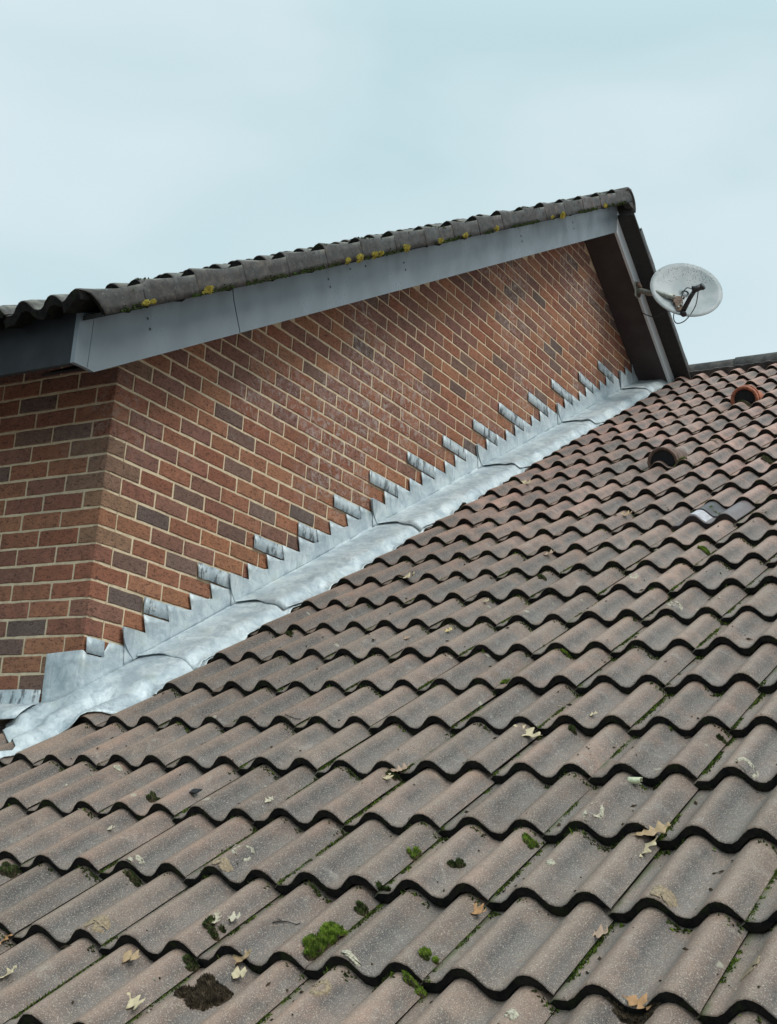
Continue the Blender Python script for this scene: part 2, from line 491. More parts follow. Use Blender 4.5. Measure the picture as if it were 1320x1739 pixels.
BH = 0.0650
def brick_geo(L, D, rnd, seg=5):
    """a brick with its long face on y = 0, x from 0 to L, z from 0 to BH, body running back to y = D"""
    vs, fs = [], []
    nx = seg if L > 0.15 else 3
    ch = 0.0035
    ring = []
    # front face grid with softened uneven edges
    xs = [0, ch] + [L * i / nx for i in range(1, nx)] + [L - ch, L]
    zs = [0, ch, BH * 0.5, BH - ch, BH]
    idx = {}
    for j, z in enumerate(zs):
        for i, x in enumerate(xs):
            edge = i in (0, len(xs) - 1) or j in (0, len(zs) - 1)
            dx = rnd.uniform(-1, 1) * 0.0016; dz = rnd.uniform(-1, 1) * 0.0016
            y = ch * 0.9 if edge else rnd.uniform(-0.0012, 0.0012)
            idx[(i, j)] = len(vs); vs.append((x + dx, y, z + dz))
    for j in range(len(zs) - 1):
        for i in range(len(xs) - 1):
            fs.append((idx[(i, j)], idx[(i + 1, j)], idx[(i + 1, j + 1)], idx[(i, j + 1)]))
    b = len(vs)
    vs += [(0, D, 0), (L, D, 0), (L, D, BH), (0, D, BH)]
    n = len(xs) - 1; m = len(zs) - 1
    fs.append(tuple([idx[(i, 0)] for i in range(n + 1)][::-1] + [b, b + 1][0:1] + [b + 1]))
    fs.append(tuple([idx[(i, m)] for i in range(n + 1)] + [b + 2, b + 3]))
    fs.append(tuple([idx[(0, j)] for j in range(m + 1)] + [b + 3, b]))
    fs.append(tuple([idx[(n, j)] for j in range(m + 1)][::-1] + [b + 1, b + 2]))
    return vs, fs
def brick_mesh(L, D, seed):
    rnd = random.Random(seed)
    v, f = brick_geo(L, D, rnd)
    me = mesh_from("brick", v, f, M['brick']); fix_normals(me); return me
STRETCH = [brick_mesh(0.215, 0.06, s) for s in range(6)]
HEAD = [brick_mesh(0.1025, 0.06, 50 + s) for s in range(3)]
def quoin_mesh(Lx, Ly, seed):
    """corner brick: shows one face on each wall"""
    rnd = random.Random(seed)
    v1, f1 = brick_geo(Lx, 0.03, rnd)
    v2, f2 = brick_geo(Ly, 0.03, rnd)
    bm_v = list(v1); bm_f = list(f1)
    off = len(bm_v)
    for (x, y, z) in v2:
        p = LW * (Ly - x) - LN * y
        bm_v.append((p.x, p.y, z))
    bm_f += [tuple(i + off for i in f) for f in f2]
    me = mesh_from("brick", bm_v, bm_f, M['brick']); fix_normals(me); return me
Q_HEAD = [quoin_mesh(0.1025, 0.215, 70 + s) for s in range(3)]
Q_STR = [quoin_mesh(0.215, 0.1025, 80 + s) for s in range(3)]

R3 = np.array([list(right), list(down), list(fwd)])
C3 = np.array([-4.18819, -3.77824, -1.95246])
def px(p):
    d = R3 @ (np.array(p) - C3)
    return 2396.8 * d[0] / d[2] + 660, 2396.8 * d[1] / d[2] + 869.5, d[2]

bricks = []      # (distance, kind, location, rotation, colour)
ANG = math.atan2(-LW.y, -LW.x)      # +x of a return-wall brick runs towards the corner
for c in range(-38, 20):
    z0 = -0.075 * (c + 1) + 0.005
    even = c % 2 == 0
    # corner brick
    if slope_z(0.0) - z0 > 0.0 and c <= 18:
        bricks.append((0.0 + (c > 17), 'q_head' if even else 'q_str', (0, 0, z0), 0.0, brick_colour(0.0, z0, True), 0.1))
    # gable
    x = 0.1125 if even else 0.225
    while x < 9.6:
        lo, hi = slope_z(x), slope_z(x + 0.215)
        fl = -1.34 + 0.5566 * x
        if min(lo, hi) - z0 > -0.055 and z0 + BH > fl - 0.02 and x < 6.35:
            u, v, d = px((x + 0.1, 0, z0 + 0.03))
            bricks.append((d, 'str', (x, 0, z0), 0.0, brick_colour(x, z0), x))
        x += 0.225
    # return wall
    s = 0.225 if even else 0.1125
    while s < 3.0:
        if z0 < 0.03:
            p = LW * (s + 0.215)
            u, v, d = px(LW * (s + 0.1) + Vector((0, 0, z0)))
            vis = u > -60
            if z0 > -1.45: bricks.append((d if vis else d + 100, 'side', (p.x, p.y, z0), ANG, brick_colour(0.2, max(z0, -0.6) - 0.2), s))
        s += 0.225
bricks.sort(key=lambda b: b[0])
near, far = bricks[:300], bricks[300:]
for i, (d, kind, loc, rot, colr, _) in enumerate(near):
    me = {'q_head': Q_HEAD, 'q_str': Q_STR, 'str': STRETCH, 'side': STRETCH}[kind]
    par = side_wall if kind == 'side' else gable_wall
    o = bpy.data.objects.new("brick", me[i % len(me)])
    COL.objects.link(o); o.parent = par
    jit = rb.uniform(-0.0012, 0.0012)
    o.location = Vector(loc) - HB + (Vector((0, jit, rb.uniform(-0.001, 0.001))))
    o.rotation_euler = (rb.uniform(-0.01, 0.01), 0, rot + rb.uniform(-0.004, 0.004))
    o.color = (*colr, 1)
mv, mf, mc = [], [], []
rnd = random.Random(5)
for d, kind, loc, rot, colr, _ in far:
    if kind.startswith('q'): continue
    L = 0.215
    v, f = brick_geo(L, 0.05, rnd, 3)
    R = Matrix.Rotation(rot, 3, 'Z')
    b = len(mv)
    for p in v: mv.append(tuple(R @ Vector(p) + Vector(loc) - HB))
    mf += [tuple(i + b for i in ff) for ff in f]
    mc += [colr] * len(f)
me = mesh_from("brickwork", mv, mf, M['brick_many'])
ca = me.color_attributes.new("brick_colour", 'FLOAT_COLOR', 'CORNER')
vals = np.zeros((len(me.loops), 4), dtype=np.float32); k = 0
for pi, p in enumerate(me.polygons):
    for _ in range(p.loop_total):
        vals[k, :3] = mc[pi]; vals[k, 3] = 1; k += 1
ca.data.foreach_set('color', vals.ravel())
o = link("brickwork", me, gable_wall)
tag(o, kind='stuff')

# bargeboards (y = -0.27 front face), boxed end at the eaves, soffits, fascia
OV = 0.27
def bpoly(x0, x1, lo=0.0, hi=0.30, y=-OV):
    return [(x0, y, slope_z(x0) + lo), (x1, y, slope_z(x1) + lo), (x1, y, slope_z(x1) + hi), (x0, y, slope_z(x0) + hi)]
w = HMB()
w.prism([(-0.4675, -OV, -0.2085), (-0.4305, -OV, -0.2090), (-0.4300, -OV, slope_z(-0.43)), (0.438, -OV, slope_z(0.438)), (0.368, -OV, slope_z(0.438) + 0.128), (0.330, -OV, slope_z(0.33) + 0.30), (-0.4640, -OV, slope_z(-0.464) + 0.30)], (0, 0.02, 0))
board1 = w.build("bargeboard", M['barge'], house)
w = HMB()
w.prism([(0.4440, -OV, slope_z(0.4440)), (XA - 0.002, -OV, slope_z(XA)), (XA - 0.002, -OV, slope_z(XA) + 0.30), (0.336, -OV, slope_z(0.336) + 0.30), (0.3745, -OV, slope_z(0.4415) + 0.128)], (0, 0.02, 0))
board2 = w.build("bargeboard", M['barge'], house)
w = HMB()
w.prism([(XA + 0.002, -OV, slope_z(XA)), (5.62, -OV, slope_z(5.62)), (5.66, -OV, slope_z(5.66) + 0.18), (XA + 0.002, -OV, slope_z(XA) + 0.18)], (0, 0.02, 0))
w.build("bargeboard", M['barge_sheen'], house)['label'] = "bargeboard on the far slope, sky sheen painted in"
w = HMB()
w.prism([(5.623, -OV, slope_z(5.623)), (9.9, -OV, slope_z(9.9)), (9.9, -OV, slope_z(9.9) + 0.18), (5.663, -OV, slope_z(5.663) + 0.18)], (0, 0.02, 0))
w.build("bargeboard", M['barge_sheen'], house)['label'] = "bargeboard on the far slope, sky sheen painted in"
w = HMB()
w.prism([(-0.541, -OV - 0.001, -0.2105), (-0.4715, -OV - 0.001, -0.2088), (-0.4668, -OV - 0.001, 0.085), (-0.541, -OV - 0.001, 0.045)], (0, 0.02, 0))
w.build("corner_trim", M['barge'], house)
w = HMB()
f0 = Vector((-0.538, -OV + 0.0195, 0)); f1 = f0 + LW * 5.0
w.prism([(f0.x, f0.y, -0.2105), (f1.x, f1.y, -0.2105), (f1.x, f1.y, 0.060), (f0.x, f0.y, 0.060)], (0.02, 0, 0))
w.build("fascia", M['fascia'], house)
# screws in pairs on the boards
for (x, z, b) in [(-0.167, 0.109, board1), (-0.146, 0.072, board1), (1.094, 0.809, board2), (1.116, 0.778, board2), (1.801, 1.202, board2), (1.825, 1.171, board2),
                  (3.236, 2.005, board2), (3.257, 1.978, board2), (4.055, 2.477, board2), (4.079, 2.444, board2), (1.281, 0.942, board2), (1.421, 1.018, board2)]:
    w = HMB(); w.tube([(x, -OV - 0.002, z), (x, -OV + 0.004, z)], 0.0055, 8); w.build("screw", M['screw'], b)
# soffits follow the rafters
w = HMB()
w.prism([(-0.425, -0.2505, slope_z(-0.425) + 0.012), (XA, -0.2505, slope_z(XA) + 0.012), (XA, -0.2505, slope_z(XA) + 0.024), (-0.425, -0.2505, slope_z(-0.425) + 0.024)], (0, 0.2500, 0))
w.build("soffit", M['soffit'], house)
w = HMB()
w.prism([(XA, -0.2505, slope_z(XA) + 0.012), (9.9, -0.2505, slope_z(9.9) + 0.012), (9.9, -0.2505, slope_z(9.9) + 0.024), (XA, -0.2505, slope_z(XA) + 0.024)], (0, 0.2500, 0))
w.build("soffit", M['soffit'], house)
w = HMB()
q0 = Vector((-0.515, -0.0005, 0)); q1 = q0 + LW * 3.0
w.prism([(q0.x, q0.y, -0.198), (0.0, q0.y, 0.062), (0.0, q0.y, 0.074), (q0.x, q0.y, -0.186)], LW * 5.0)
w.build("soffit", M['soffit'], house)
# felted deck and the undercloak boards on which the verge tiles are bedded
w = HMB()
zt = 0.225
w.prism([(-0.53, -0.375, slope_z(-0.53) + zt), (XA, -0.375, slope_z(XA) + zt), (XA, -0.375, slope_z(XA) + zt + 0.02), (-0.53, -0.375, slope_z(-0.53) + zt + 0.02)], LW * 5.0)
w.build("roof_deck", M['deck'], house)
w = HMB()
zr = 0.120
w.prism([(XA, -0.400, slope_z(XA) + zr), (10.4, -0.400, slope_z(10.4) + zr), (10.4, -0.400, slope_z(10.4) + zr + 0.02), (XA, -0.400, slope_z(XA) + zr + 0.02)], LW * 5.0)
w.build("roof_deck", M['deck'], house)

# ------------------------------------------------------------------ roof tiles: shared profile
A_, LAP, TK = 0.043, 0.030, 0.027
def prof(wv):
    d = min(abs(wv - 0.095), abs(wv - 0.245))
    return 0.0 if d >= 0.068 else A_ * (1 - (0.5 - 0.5 * math.cos(math.pi * d / 0.068)) ** 1.35)

def tile_mesh(Es, Ew, N, seed, mats, amax=1.22, lap=LAP, tk=TK, verge=False):
    """one interlocking double-roll tile. a: courses up the slope, w: metres across, N: normal"""
    rnd = random.Random(seed)
    wsamp = [-0.018, 0.0] + [0.015 * i for i in range(1, 19)] + [0.280, 0.290, 0.2975, 0.300]
    wsamp = sorted(set(round(x, 4) for x in wsamp))
    asamp = [0.0, 0.012, 0.06, 0.3, 0.6, 0.9, amax]
    ph = rnd.uniform(0, 50)
    vs, uvs, fs, mi = [], [], [], []
    nw, na = len(wsamp), len(asamp)
    def P(a, wv, h): return Es * a + Ew * wv + N * h
    for ia, a in enumerate(asamp):
        for iw, wv in enumerate(wsamp):
            h = prof(wv) - A_ - lap * a
            if wv < 0: h -= 0.018
            if wv >= 0.2975: h -= 0.0015 * (wv > 0.299)
            aa = a
            if ia == 0: h -= 0.0042; aa = a + 0.007 * noise.noise(Vector((wv * 60, ph, 0))) + 0.008 * noise.noise(Vector((wv * 14, ph, 5)))
            if ia == 1: h -= 0.0006
            h += 0.0016 * noise.noise(Vector((wv * 9 + ph, a * 3, 1.7)))
            vs.append(P(aa, wv, h)); uvs.append((max(0, wv / 0.3), a))
    def top(i, j): return i * nw + j
    for i in range(na - 1):
        for j in range(nw - 1):
            fs.append((top(i, j), top(i, j + 1), top(i + 1, j + 1), top(i + 1, j))); mi.append(0)
    # front nose and underside
    b = len(vs)
    for ia, a in enumerate((0.008, 0.0, amax)):
        for iw, wv in enumerate(wsamp):
            t = tk if wv < 0.275 else tk * (1 - 0.82 * sm(0.272, 0.300, wv))
            t *= (1 + 0.10 * noise.noise(Vector((wv * 40, ph + 9, 0))))
            h = prof(wv) - A_ - lap * (a if ia == 2 else 0)
            if wv < 0: h -= 0.006
            if ia == 0: h -= 0.010; aa = 0.003
            elif ia == 1: h -= t; aa = 0.006
            else: h -= t; aa = a
            vs.append(P(aa, wv, h)); uvs.append((max(0, wv / 0.3), 0.0))
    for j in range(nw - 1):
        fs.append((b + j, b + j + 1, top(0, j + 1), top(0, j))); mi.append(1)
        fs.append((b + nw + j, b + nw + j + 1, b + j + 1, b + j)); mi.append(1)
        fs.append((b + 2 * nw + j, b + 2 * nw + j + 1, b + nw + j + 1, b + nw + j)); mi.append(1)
    # right-hand side joint edge
    jr = nw - 1
    fs.append((top(0, jr), top(na - 1, jr), b + 2 * nw + jr, b + nw + jr)); mi.append(1)
    me = bpy.data.meshes.new("roof_tile")
    me.from_pydata([tuple(v) for v in vs], [], fs)
    for m in mats: me.materials.append(m)
    me.polygons.foreach_set('material_index', mi)
    uvl = me.uv_layers.new(name="UVMap")
    for lp in me.loops: uvl.data[lp.index].uv = uvs[lp.vertex_index]
    me.polygons.foreach_set('use_smooth', [m == 0 for m in mi])
    me.update()
    # orientation
    p = me.polygons[0]
    if p.normal.dot(N) < 0: me.flip_normals()
    return me

def join_copies(name, items, parent):
    """many copies of tile meshes as ONE mesh: items = [(mesh, offset), ...]"""
    V, F, MI, UV, off = [], [], [], [], 0
    cache = {}
    for me, loc in items:
        if me.name not in cache:
            co = np.empty(len(me.vertices) * 3, dtype=np.float32); me.vertices.foreach_get('co', co)
            cache[me.name] = (co.reshape(-1, 3), [tuple(p.vertices) for p in me.polygons], [p.material_index for p in me.polygons], [tuple(u.uv) for u in me.uv_layers[0].data])
        co, fs, mi, uv = cache[me.name]
        V.append(co + np.array(loc, dtype=np.float32)); F += [tuple(x + off for x in f) for f in fs]; MI += mi; UV += uv; off += len(co)
    me = bpy.data.meshes.new(name); me.from_pydata(np.concatenate(V).tolist(), [], F)
    for m in items[0][0].materials: me.materials.append(m)
    me.polygons.foreach_set('material_index', MI); me.polygons.foreach_set('use_smooth', [m == 0 for m in MI])
    u = me.uv_layers.new(name="UVMap"); u.data.foreach_set('uv', np.array(UV, dtype=np.float32).ravel()); me.update()
    o = link(name, me, parent); o['kind'] = 'stuff'; return o

# ------------------------------------------------------------------ upper roof tiles
UT = Vector((1, 0, TB)).normalized()
UN = Vector((-TB, 0, 1)).normalized()
GAU = 0.352
UC = 0.385                                   # crest plane height at x = 0
Ew_u = -LW
def ucrest(x): return UC + TB * x
upper_variants = [tile_mesh(UT * GAU, Ew_u, UN, 300 + s, (M['tile_old'], M['algae']), lap=0.046, tk=0.040) for s in range(4)]
URT = Vector((-1, 0, TB)).normalized(); URN = Vector((TB, 0, 1)).normalized()
upper_right = [tile_mesh(URT * GAU, Ew_u, URN, 330 + s, (M['tile_old'], M['algae']), lap=0.036, tk=0.031) for s in range(2)]
def verge_mesh(Es, N, seed, first=False):
    """edge tile: one roll whose outer flank turns down over the verge"""
    rnd = random.Random(seed); ph = rnd.uniform(0, 30)
    prof_pts = [(-0.075, -0.038), (-0.055, -0.030), (-0.035, -0.016), (-0.018, -0.006), (0.0, 0.0), (0.014, -0.004), (0.024, -0.013), (0.030, -0.028), (0.033, -0.058), (0.035, -0.088), (0.037, -0.116)]
    asamp = [0.0, 0.03, 0.3, 0.6, 0.9, 1.06]
    vs, fs, mi, uvs = [], [], [], []
    n = len(prof_pts)
    for lay in range(2):
        for a in asamp:
            for k, (wv, h) in enumerate(prof_pts):
                fl = sm(5, 7.2, k)                       # 1 on the hanging flange
                hh = h - 0.046 * a * (1 - fl) + 0.004 * noise.noise(Vector((a * 4 + ph, wv * 20, lay)))
                ww = wv + 0.0012 * fl * (a < 0.5) + 0.002 * noise.noise(Vector((a * 5 + ph, h * 20, 4))) 
                if a == 0.0 and lay == 0: hh -= 0.004
                if lay == 1:
                    hh -= 0.040 * (1 - fl); ww -= 0.016 * fl
                aa = a
                if first and a < 0.2: aa = a + 0.28 * sm(4, 10, k)
                vs.append(Es * aa + Ew_u * ww + N * hh); uvs.append((0.45, a))
    na = len(asamp); L = na * n
    for i in range(na - 1):
        for k in range(n - 1):
            fs.append((i * n + k, i * n + k + 1, (i + 1) * n + k + 1, (i + 1) * n + k)); mi.append(0)
            fs.append((L + i * n + k, L + (i + 1) * n + k, L + (i + 1) * n + k + 1, L + i * n + k + 1)); mi.append(1)
    for k in range(n - 1):
        fs.append((k, L + k, L + k + 1, k + 1)); mi.append(1)
    for i in range(na - 1):
        fs.append((i * n + n - 1, L + i * n + n - 1, L + (i + 1) * n + n - 1, (i + 1) * n + n - 1)); mi.append(0)
    me = bpy.data.meshes.new("verge_tile"); me.from_pydata([tuple(v) for v in vs], [], fs)
    me.materials.append(M['tile_old']); me.materials.append(M['algae'])
    me.polygons.foreach_set('material_index', mi)
    uvl = me.uv_layers.new(name="UVMap")
    for lp in me.loops: uvl.data[lp.index].uv = uvs[lp.vertex_index]
    me.polygons.foreach_set('use_smooth', [m == 0 for m in mi]); me.update(); fix_normals(me)
    return me
verge_l = [verge_mesh(UT * GAU, UN, s) for s in range(3)]
verge_end = verge_mesh(UT * GAU, UN, 9, True)
verge_r = [verge_mesh(URT * GAU, URN, 10 + s) for s in range(2)]
ru = random.Random(3)
YV = -0.345                                    # crest line of the edge roll
NU = 18
for n in range(NU):
    d = n * GAU
    x = -0.652 + d * UT.x
    if x > XA - 0.12: break
    base = Vector((x, 0, ucrest(x))) + LW * YV
    o = link("verge_tile", verge_l[n % 3] if n else verge_end, house, base - HB + Vector((ru.uniform(-.004, .004), 0, ru.uniform(-.002, .004))))
    o.rotation_euler = (ru.uniform(-.008, .008), ru.uniform(-.006, .006), 0)
    for j in range(4 if n < 3 else 3):
        o = link("roof_tile", upper_variants[(n * 3 + j) % 4], house, base + LW * (0.065 + 0.30 * (j + 1)) - HB + Vector((ru.uniform(-.003, .003), 0, ru.uniform(-.002, .003))))
        o.rotation_euler = (0, ru.uniform(-.006, .006), ru.uniform(-.003, .003))
more = []
for n in range(NU):
    x = -0.652 + n * GAU * UT.x
    if x > XA - 0.12: break
    for j in range(4 if n < 3 else 3, 15):
        more.append((upper_variants[(n * 3 + j) % 4], Vector((x, 0, ucrest(x))) + LW * (YV + 0.065 + 0.30 * (j + 1)) - HB))
join_copies("roof_tiling", more, house)
for n in range(9):
    x = 7.02 - n * GAU * UT.x
    if x < XA + 0.36: break
    base = Vector((x, 0, UC - 0.045 + TB * (2 * XA - x))) + LW * YV
    o = link("verge_tile", verge_r[n % 2], house, base - HB + Vector((ru.uniform(-.004, .004), 0, ru.uniform(-.002, .004))))
    for j in range(1):
        o = link("roof_tile", upper_right[(n + j) % 2], house, base + LW * (0.065 + 0.30 * (j + 1)) - HB)

def ridge_tile(L, r, seed, sag=0.0):
    """half-round ridge tile along +y (local), open below"""
    rnd = random.Random(seed); ph = rnd.uniform(0, 40)
    vs, fs = [], []
    seg = 12; ns = 5
    for lay, rr in enumerate((r, r - 0.018)):
        for i in range(ns):
            y = L * i / (ns - 1)
            for k in range(seg + 1):
                th = math.pi * (k / seg) * 1.12 - math.pi * 0.06
                q = rr + 0.003 * noise.noise(Vector((th * 2, y * 9, ph)))
                vs.append((q * math.cos(th), y, q * math.sin(th)))
    m = seg + 1; L2 = ns * m
    for i in range(ns - 1):
        for k in range(seg):
            fs.append((i * m + k, i * m + k + 1, (i + 1) * m + k + 1, (i + 1) * m + k))
            fs.append((L2 + i * m + k, L2 + (i + 1) * m + k, L2 + (i + 1) * m + k + 1, L2 + i * m + k + 1))
    for k in range(seg):
        fs.append((k, L2 + k, L2 + k + 1, k + 1))
        fs.append(((ns - 1) * m + k, (ns - 1) * m + k + 1, L2 + (ns - 1) * m + k + 1, L2 + (ns - 1) * m + k))
    for i in range(ns - 1):
        for k in (0, seg):
            fs.append((i * m + k, (i + 1) * m + k, L2 + (i + 1) * m + k, L2 + i * m + k))
    me = mesh_from("ridge_tile", vs, fs, M['ridge'], True); fix_normals(me); return me
RIDGE = [ridge_tile(0.445, 0.120, s) for s in range(3)]
rz = math.atan2(LW.y, LW.x) - math.pi / 2
for n in range(5):
    p = Vector((XA - 0.035, 0, 2.975)) + LW * (-0.385 + 0.45 * n)
    o = link("ridge_tile", RIDGE[n % 3], house, p - HB); o.rotation_euler = (0, 0, rz)
# mortar plug closing the end ridge tile
w = HMB()
pl = [Vector((XA - 0.035 + 0.102 * math.cos(t), -0.378, 2.975 + 0.102 * math.sin(t))) for t in [math.pi * k / 12 for k in range(13)]]
w.prism(pl, (0, 0.05, 0)); w.build("mortar_plug", M['ridge'], house)

# ------------------------------------------------------------------ the lower roof
tp, dd, ty, y0, x0, gg, sk = 0.5582432, -1.3722895, -0.0266648, 0.0373893, -1.0646265, 0.3027851, 0.0393818
EX = Vector((1, 0, tp)); EY = Vector((sk, 1, tp * sk + ty))
NR = Vector((-tp, -ty, 1)).normalized()
ES = EX * gg
EW = -EY
def RP(i, k, h=0.0):
    """point on the lower roof: i courses up, k rolls out from the gable wall, h above the roll crests"""
    y = -y0 - 0.15 * k
    x = x0 + gg * i + sk * y
    return Vector((x, y, dd + tp * x + ty * y)) + NR * h
def surf(i, k):
    n = math.floor(i)
    wv = (0.15 * (k - 1) + 0.245) % 0.3
    return prof(wv) - A_ - LAP * (i - n)
JIT = {}
def RS(i, k, e=0.0):
    """point on the tile surface itself, e metres above it"""
    j = math.floor((k - 1 + 0.245 / 0.15) / 2)
    return RP(i, k, surf(i, k) + e + JIT.get((math.floor(i), j), 0.0))

roof = empty("tiled_roof", RP(0, 8))
tag(roof, "wide lower roof of brown-grey double-roll concrete tiles with mossy joints", "roof")
RB = Vector(roof.location)
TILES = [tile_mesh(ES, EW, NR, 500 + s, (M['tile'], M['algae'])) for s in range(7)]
rt = random.Random(11)
GV = (10, 6)
cand = []
for i in range(-4, 25):
    for j in range(-2, 16):
        kc = 2 * j + 0.4
        if j < 0 and i > 2: continue
        vis = []
        for di, dk in ((0, -0.8), (0, 1.2), (1, -0.8), (1, 1.2), (0.5, 0.2)):
            u, v, d = px(RP(i + di, kc + dk)); vis.append((u, v))
        m = min(max(-u / 1320, (u - 1320) / 1320, -v / 1739, (v - 1739) / 1739, 0) for u, v in vis)
        if m < 0.22: cand.append((m, i, j))
cand.sort()
for m, i, j in cand[:296]:
    if (i, j) == GV: continue
    o = bpy.data.objects.new("roof_tile", TILES[rt.randrange(7)])
    COL.objects.link(o); o.parent = roof
    k0 = (2 * j + 1) - 0.245 / 0.15
    JIT[(i, j)] = rt.uniform(-0.0015, 0.0035)
    o.location = RP(i, k0) - RB + NR * JIT[(i, j)] + ES * rt.uniform(-0.010, 0.010)
    o.rotation_euler = Matrix.Rotation(rt.uniform(-.005, .005), 3, NR).to_euler()
done = set((i, j) for m, i, j in cand[:296]); more = []
for i in range(-5, 25):
    for j in range(-5, 20):
        if (i, j) in done or (j < 0 and i > 2) or (i, j) == GV: continue
        more.append((TILES[(i * 5 + j * 3) % 7], RP(i, (2 * j + 1) - 0.245 / 0.15) - RB))
join_copies("roof_tiling", more, roof)
# felt under the tiles, far slope and ridge
w = MB()
def rl(p): return Vector(p) - RB
XR = 6.47
def felt(x, y): return Vector((x, y, dd + tp * x + ty * y)) + NR * -0.125
pa, pb, pc, pd = felt(-2.6, 1.9), felt(-2.6, -6.0), felt(XR, -6.0), felt(XR, 0.1)
w.prism([rl(pa), rl(pb), rl(pc), rl(pd)], (0, 0, -0.02)); w.build("underlay", M['deck'], roof)
w = MB()
qa, qb = felt(XR, 0.1), felt(XR, -6.0)
w.prism([rl(qa), rl(qb), rl(qb + Vector((3, 0, -1.67))), rl(qa + Vector((3, 0, -1.67)))], (0, 0, -0.02)); w.build("back_slope", M['deck'], roof)
RR = [ridge_tile(0.448, 0.118, 40 + s) for s in range(3)]
rz2 = math.atan2(EY.y, EY.x) - math.pi / 2
for n in range(13):
    y = 0.16 - 0.45 * n
    p = Vector((XR - 0.0 + sk * y, y - 0.45, dd + tp * XR + ty * y - 0.072))
    o = link("ridge_tile", RR[n % 3], roof, p - RB); o.rotation_euler = (math.asin(ty) * -1 * 0, 0, rz2)
# mortar bedding seen as a ragged line under the ridge
w = MB()
for n in range(60):
    k0_, k1_ = 1.4 + n * 0.28, 1.4 + (n + 1) * 0.28
    a0, a1 = RP(24.47, k0_), RP(24.47, k1_)
    w.prism([rl(a0 + NR * -0.05), rl(a1 + NR * -0.05), rl(a1 + NR * (0.004 + 0.01 * rt.random())), rl(a0 + NR * (0.004 + 0.01 * rt.random()))], ES * 0.25)
w.build("mortar_bed", M['ridge'], roof)

# ------------------------------------------------------------------ lead flashing
flash = empty("lead_flashing", (0.2, -0.02, -1.1))
tag(flash, "pale grey stepped lead flashing running up between brick gable and lower roof", "flashing")
FB = Vector(flash.location)
FT = 0.5566; FC = -1.338
def fold_z(x): return FC + FT * x
def tooth_x(c): return 0.2 + 0.1345 * (14 - c)
rl_ = random.Random(9)
TX = {c: tooth_x(c) + rl_.uniform(-0.010, 0.010) for c in range(-32, 18)}
for c, x in {14: .200, 13: .324, 12: .470, 11: .615, 10: .759, 9: .885, 8: 1.017, 7: 1.164, 6: 1.288, 5: 1.42, 4: 1.578, 3: 1.694, 2: 1.848, 1: 1.976, 0: 2.083}.items(): TX[c] = x
def xw(y): return y                               # wall plane is y = 0
def wp(x, z, o):                                  # point on the gable wall, o metres proud of it
    return Vector((x, -o, z))

def clearance(x, y):
    """height above the crest plane of the lead where it lies on the roof"""
    k = (-y - y0) / 0.15
    i = (x - x0 - sk * y) / gg
    i0 = i - 0.5 * 0; hs = surf(i, k)
    # soften the step between courses
    hs = 0.6 * hs + 0.2 * surf(i + 0.12, k) + 0.2 * surf(i - 0.12, k)
    hs = max(hs, surf(i, k), surf(i - 0.06, k) - 0.004, surf(i + 0.10, k) - 0.002)
    return hs + 0.0075

def apron_pt(x, s, out, lift):
    """s = 0 at the wall fold, 1 at the outer edge"""
    y = -0.004 - out * s
    zp = dd + tp * x + ty * y
    zf = fold_z(x)
    hf = (zf - (dd + tp * x)) * NR.z                       # height of the fold above the crest plane
    hump = hf * (1 - s) + 0.004 * s - 0.006 * math.sin(math.pi * min(1, s * 1.5))
    b = sm(0.42, 0.95, s)
    h = hump * (1 - b) + clearance(x, y) * b
    h = max(h, clearance(x, y) - 0.002)
    h += 0.0035 * fbm(x * 9, y * 9, 3.1) * sm(0, .2, s)
    return Vector((x, y, zp)) + NR * (h + lift)

def out_w(x):
    return 0.258 + 0.030 * noise.noise(Vector((x * 1.7, 4.2, 0))) + 0.014 * noise.noise(Vector((x * 9.0, 1.2, 0))) + 0.006 * noise.noise(Vector((x * 31.0, 1.2, 0)))

def add_solid(name, mb, mat, parent, th=0.0028, smooth=True):
    mb.v = [tuple(Vector(p) - FB) for p in mb.v]
    me = mesh_from(name, mb.v, mb.f, mat, smooth)
    bm = bmesh.new(); bm.from_mesh(me)
    bmesh.ops.remove_doubles(bm, verts=bm.verts, dist=0.0004)
    bmesh.ops.recalc_face_normals(bm, faces=bm.faces)
    bm.to_mesh(me); bm.free()
    o = link(name, me, parent)
    md = o.modifiers.new("thickness", 'SOLIDIFY'); md.thickness = th; md.offset = 0
    return o

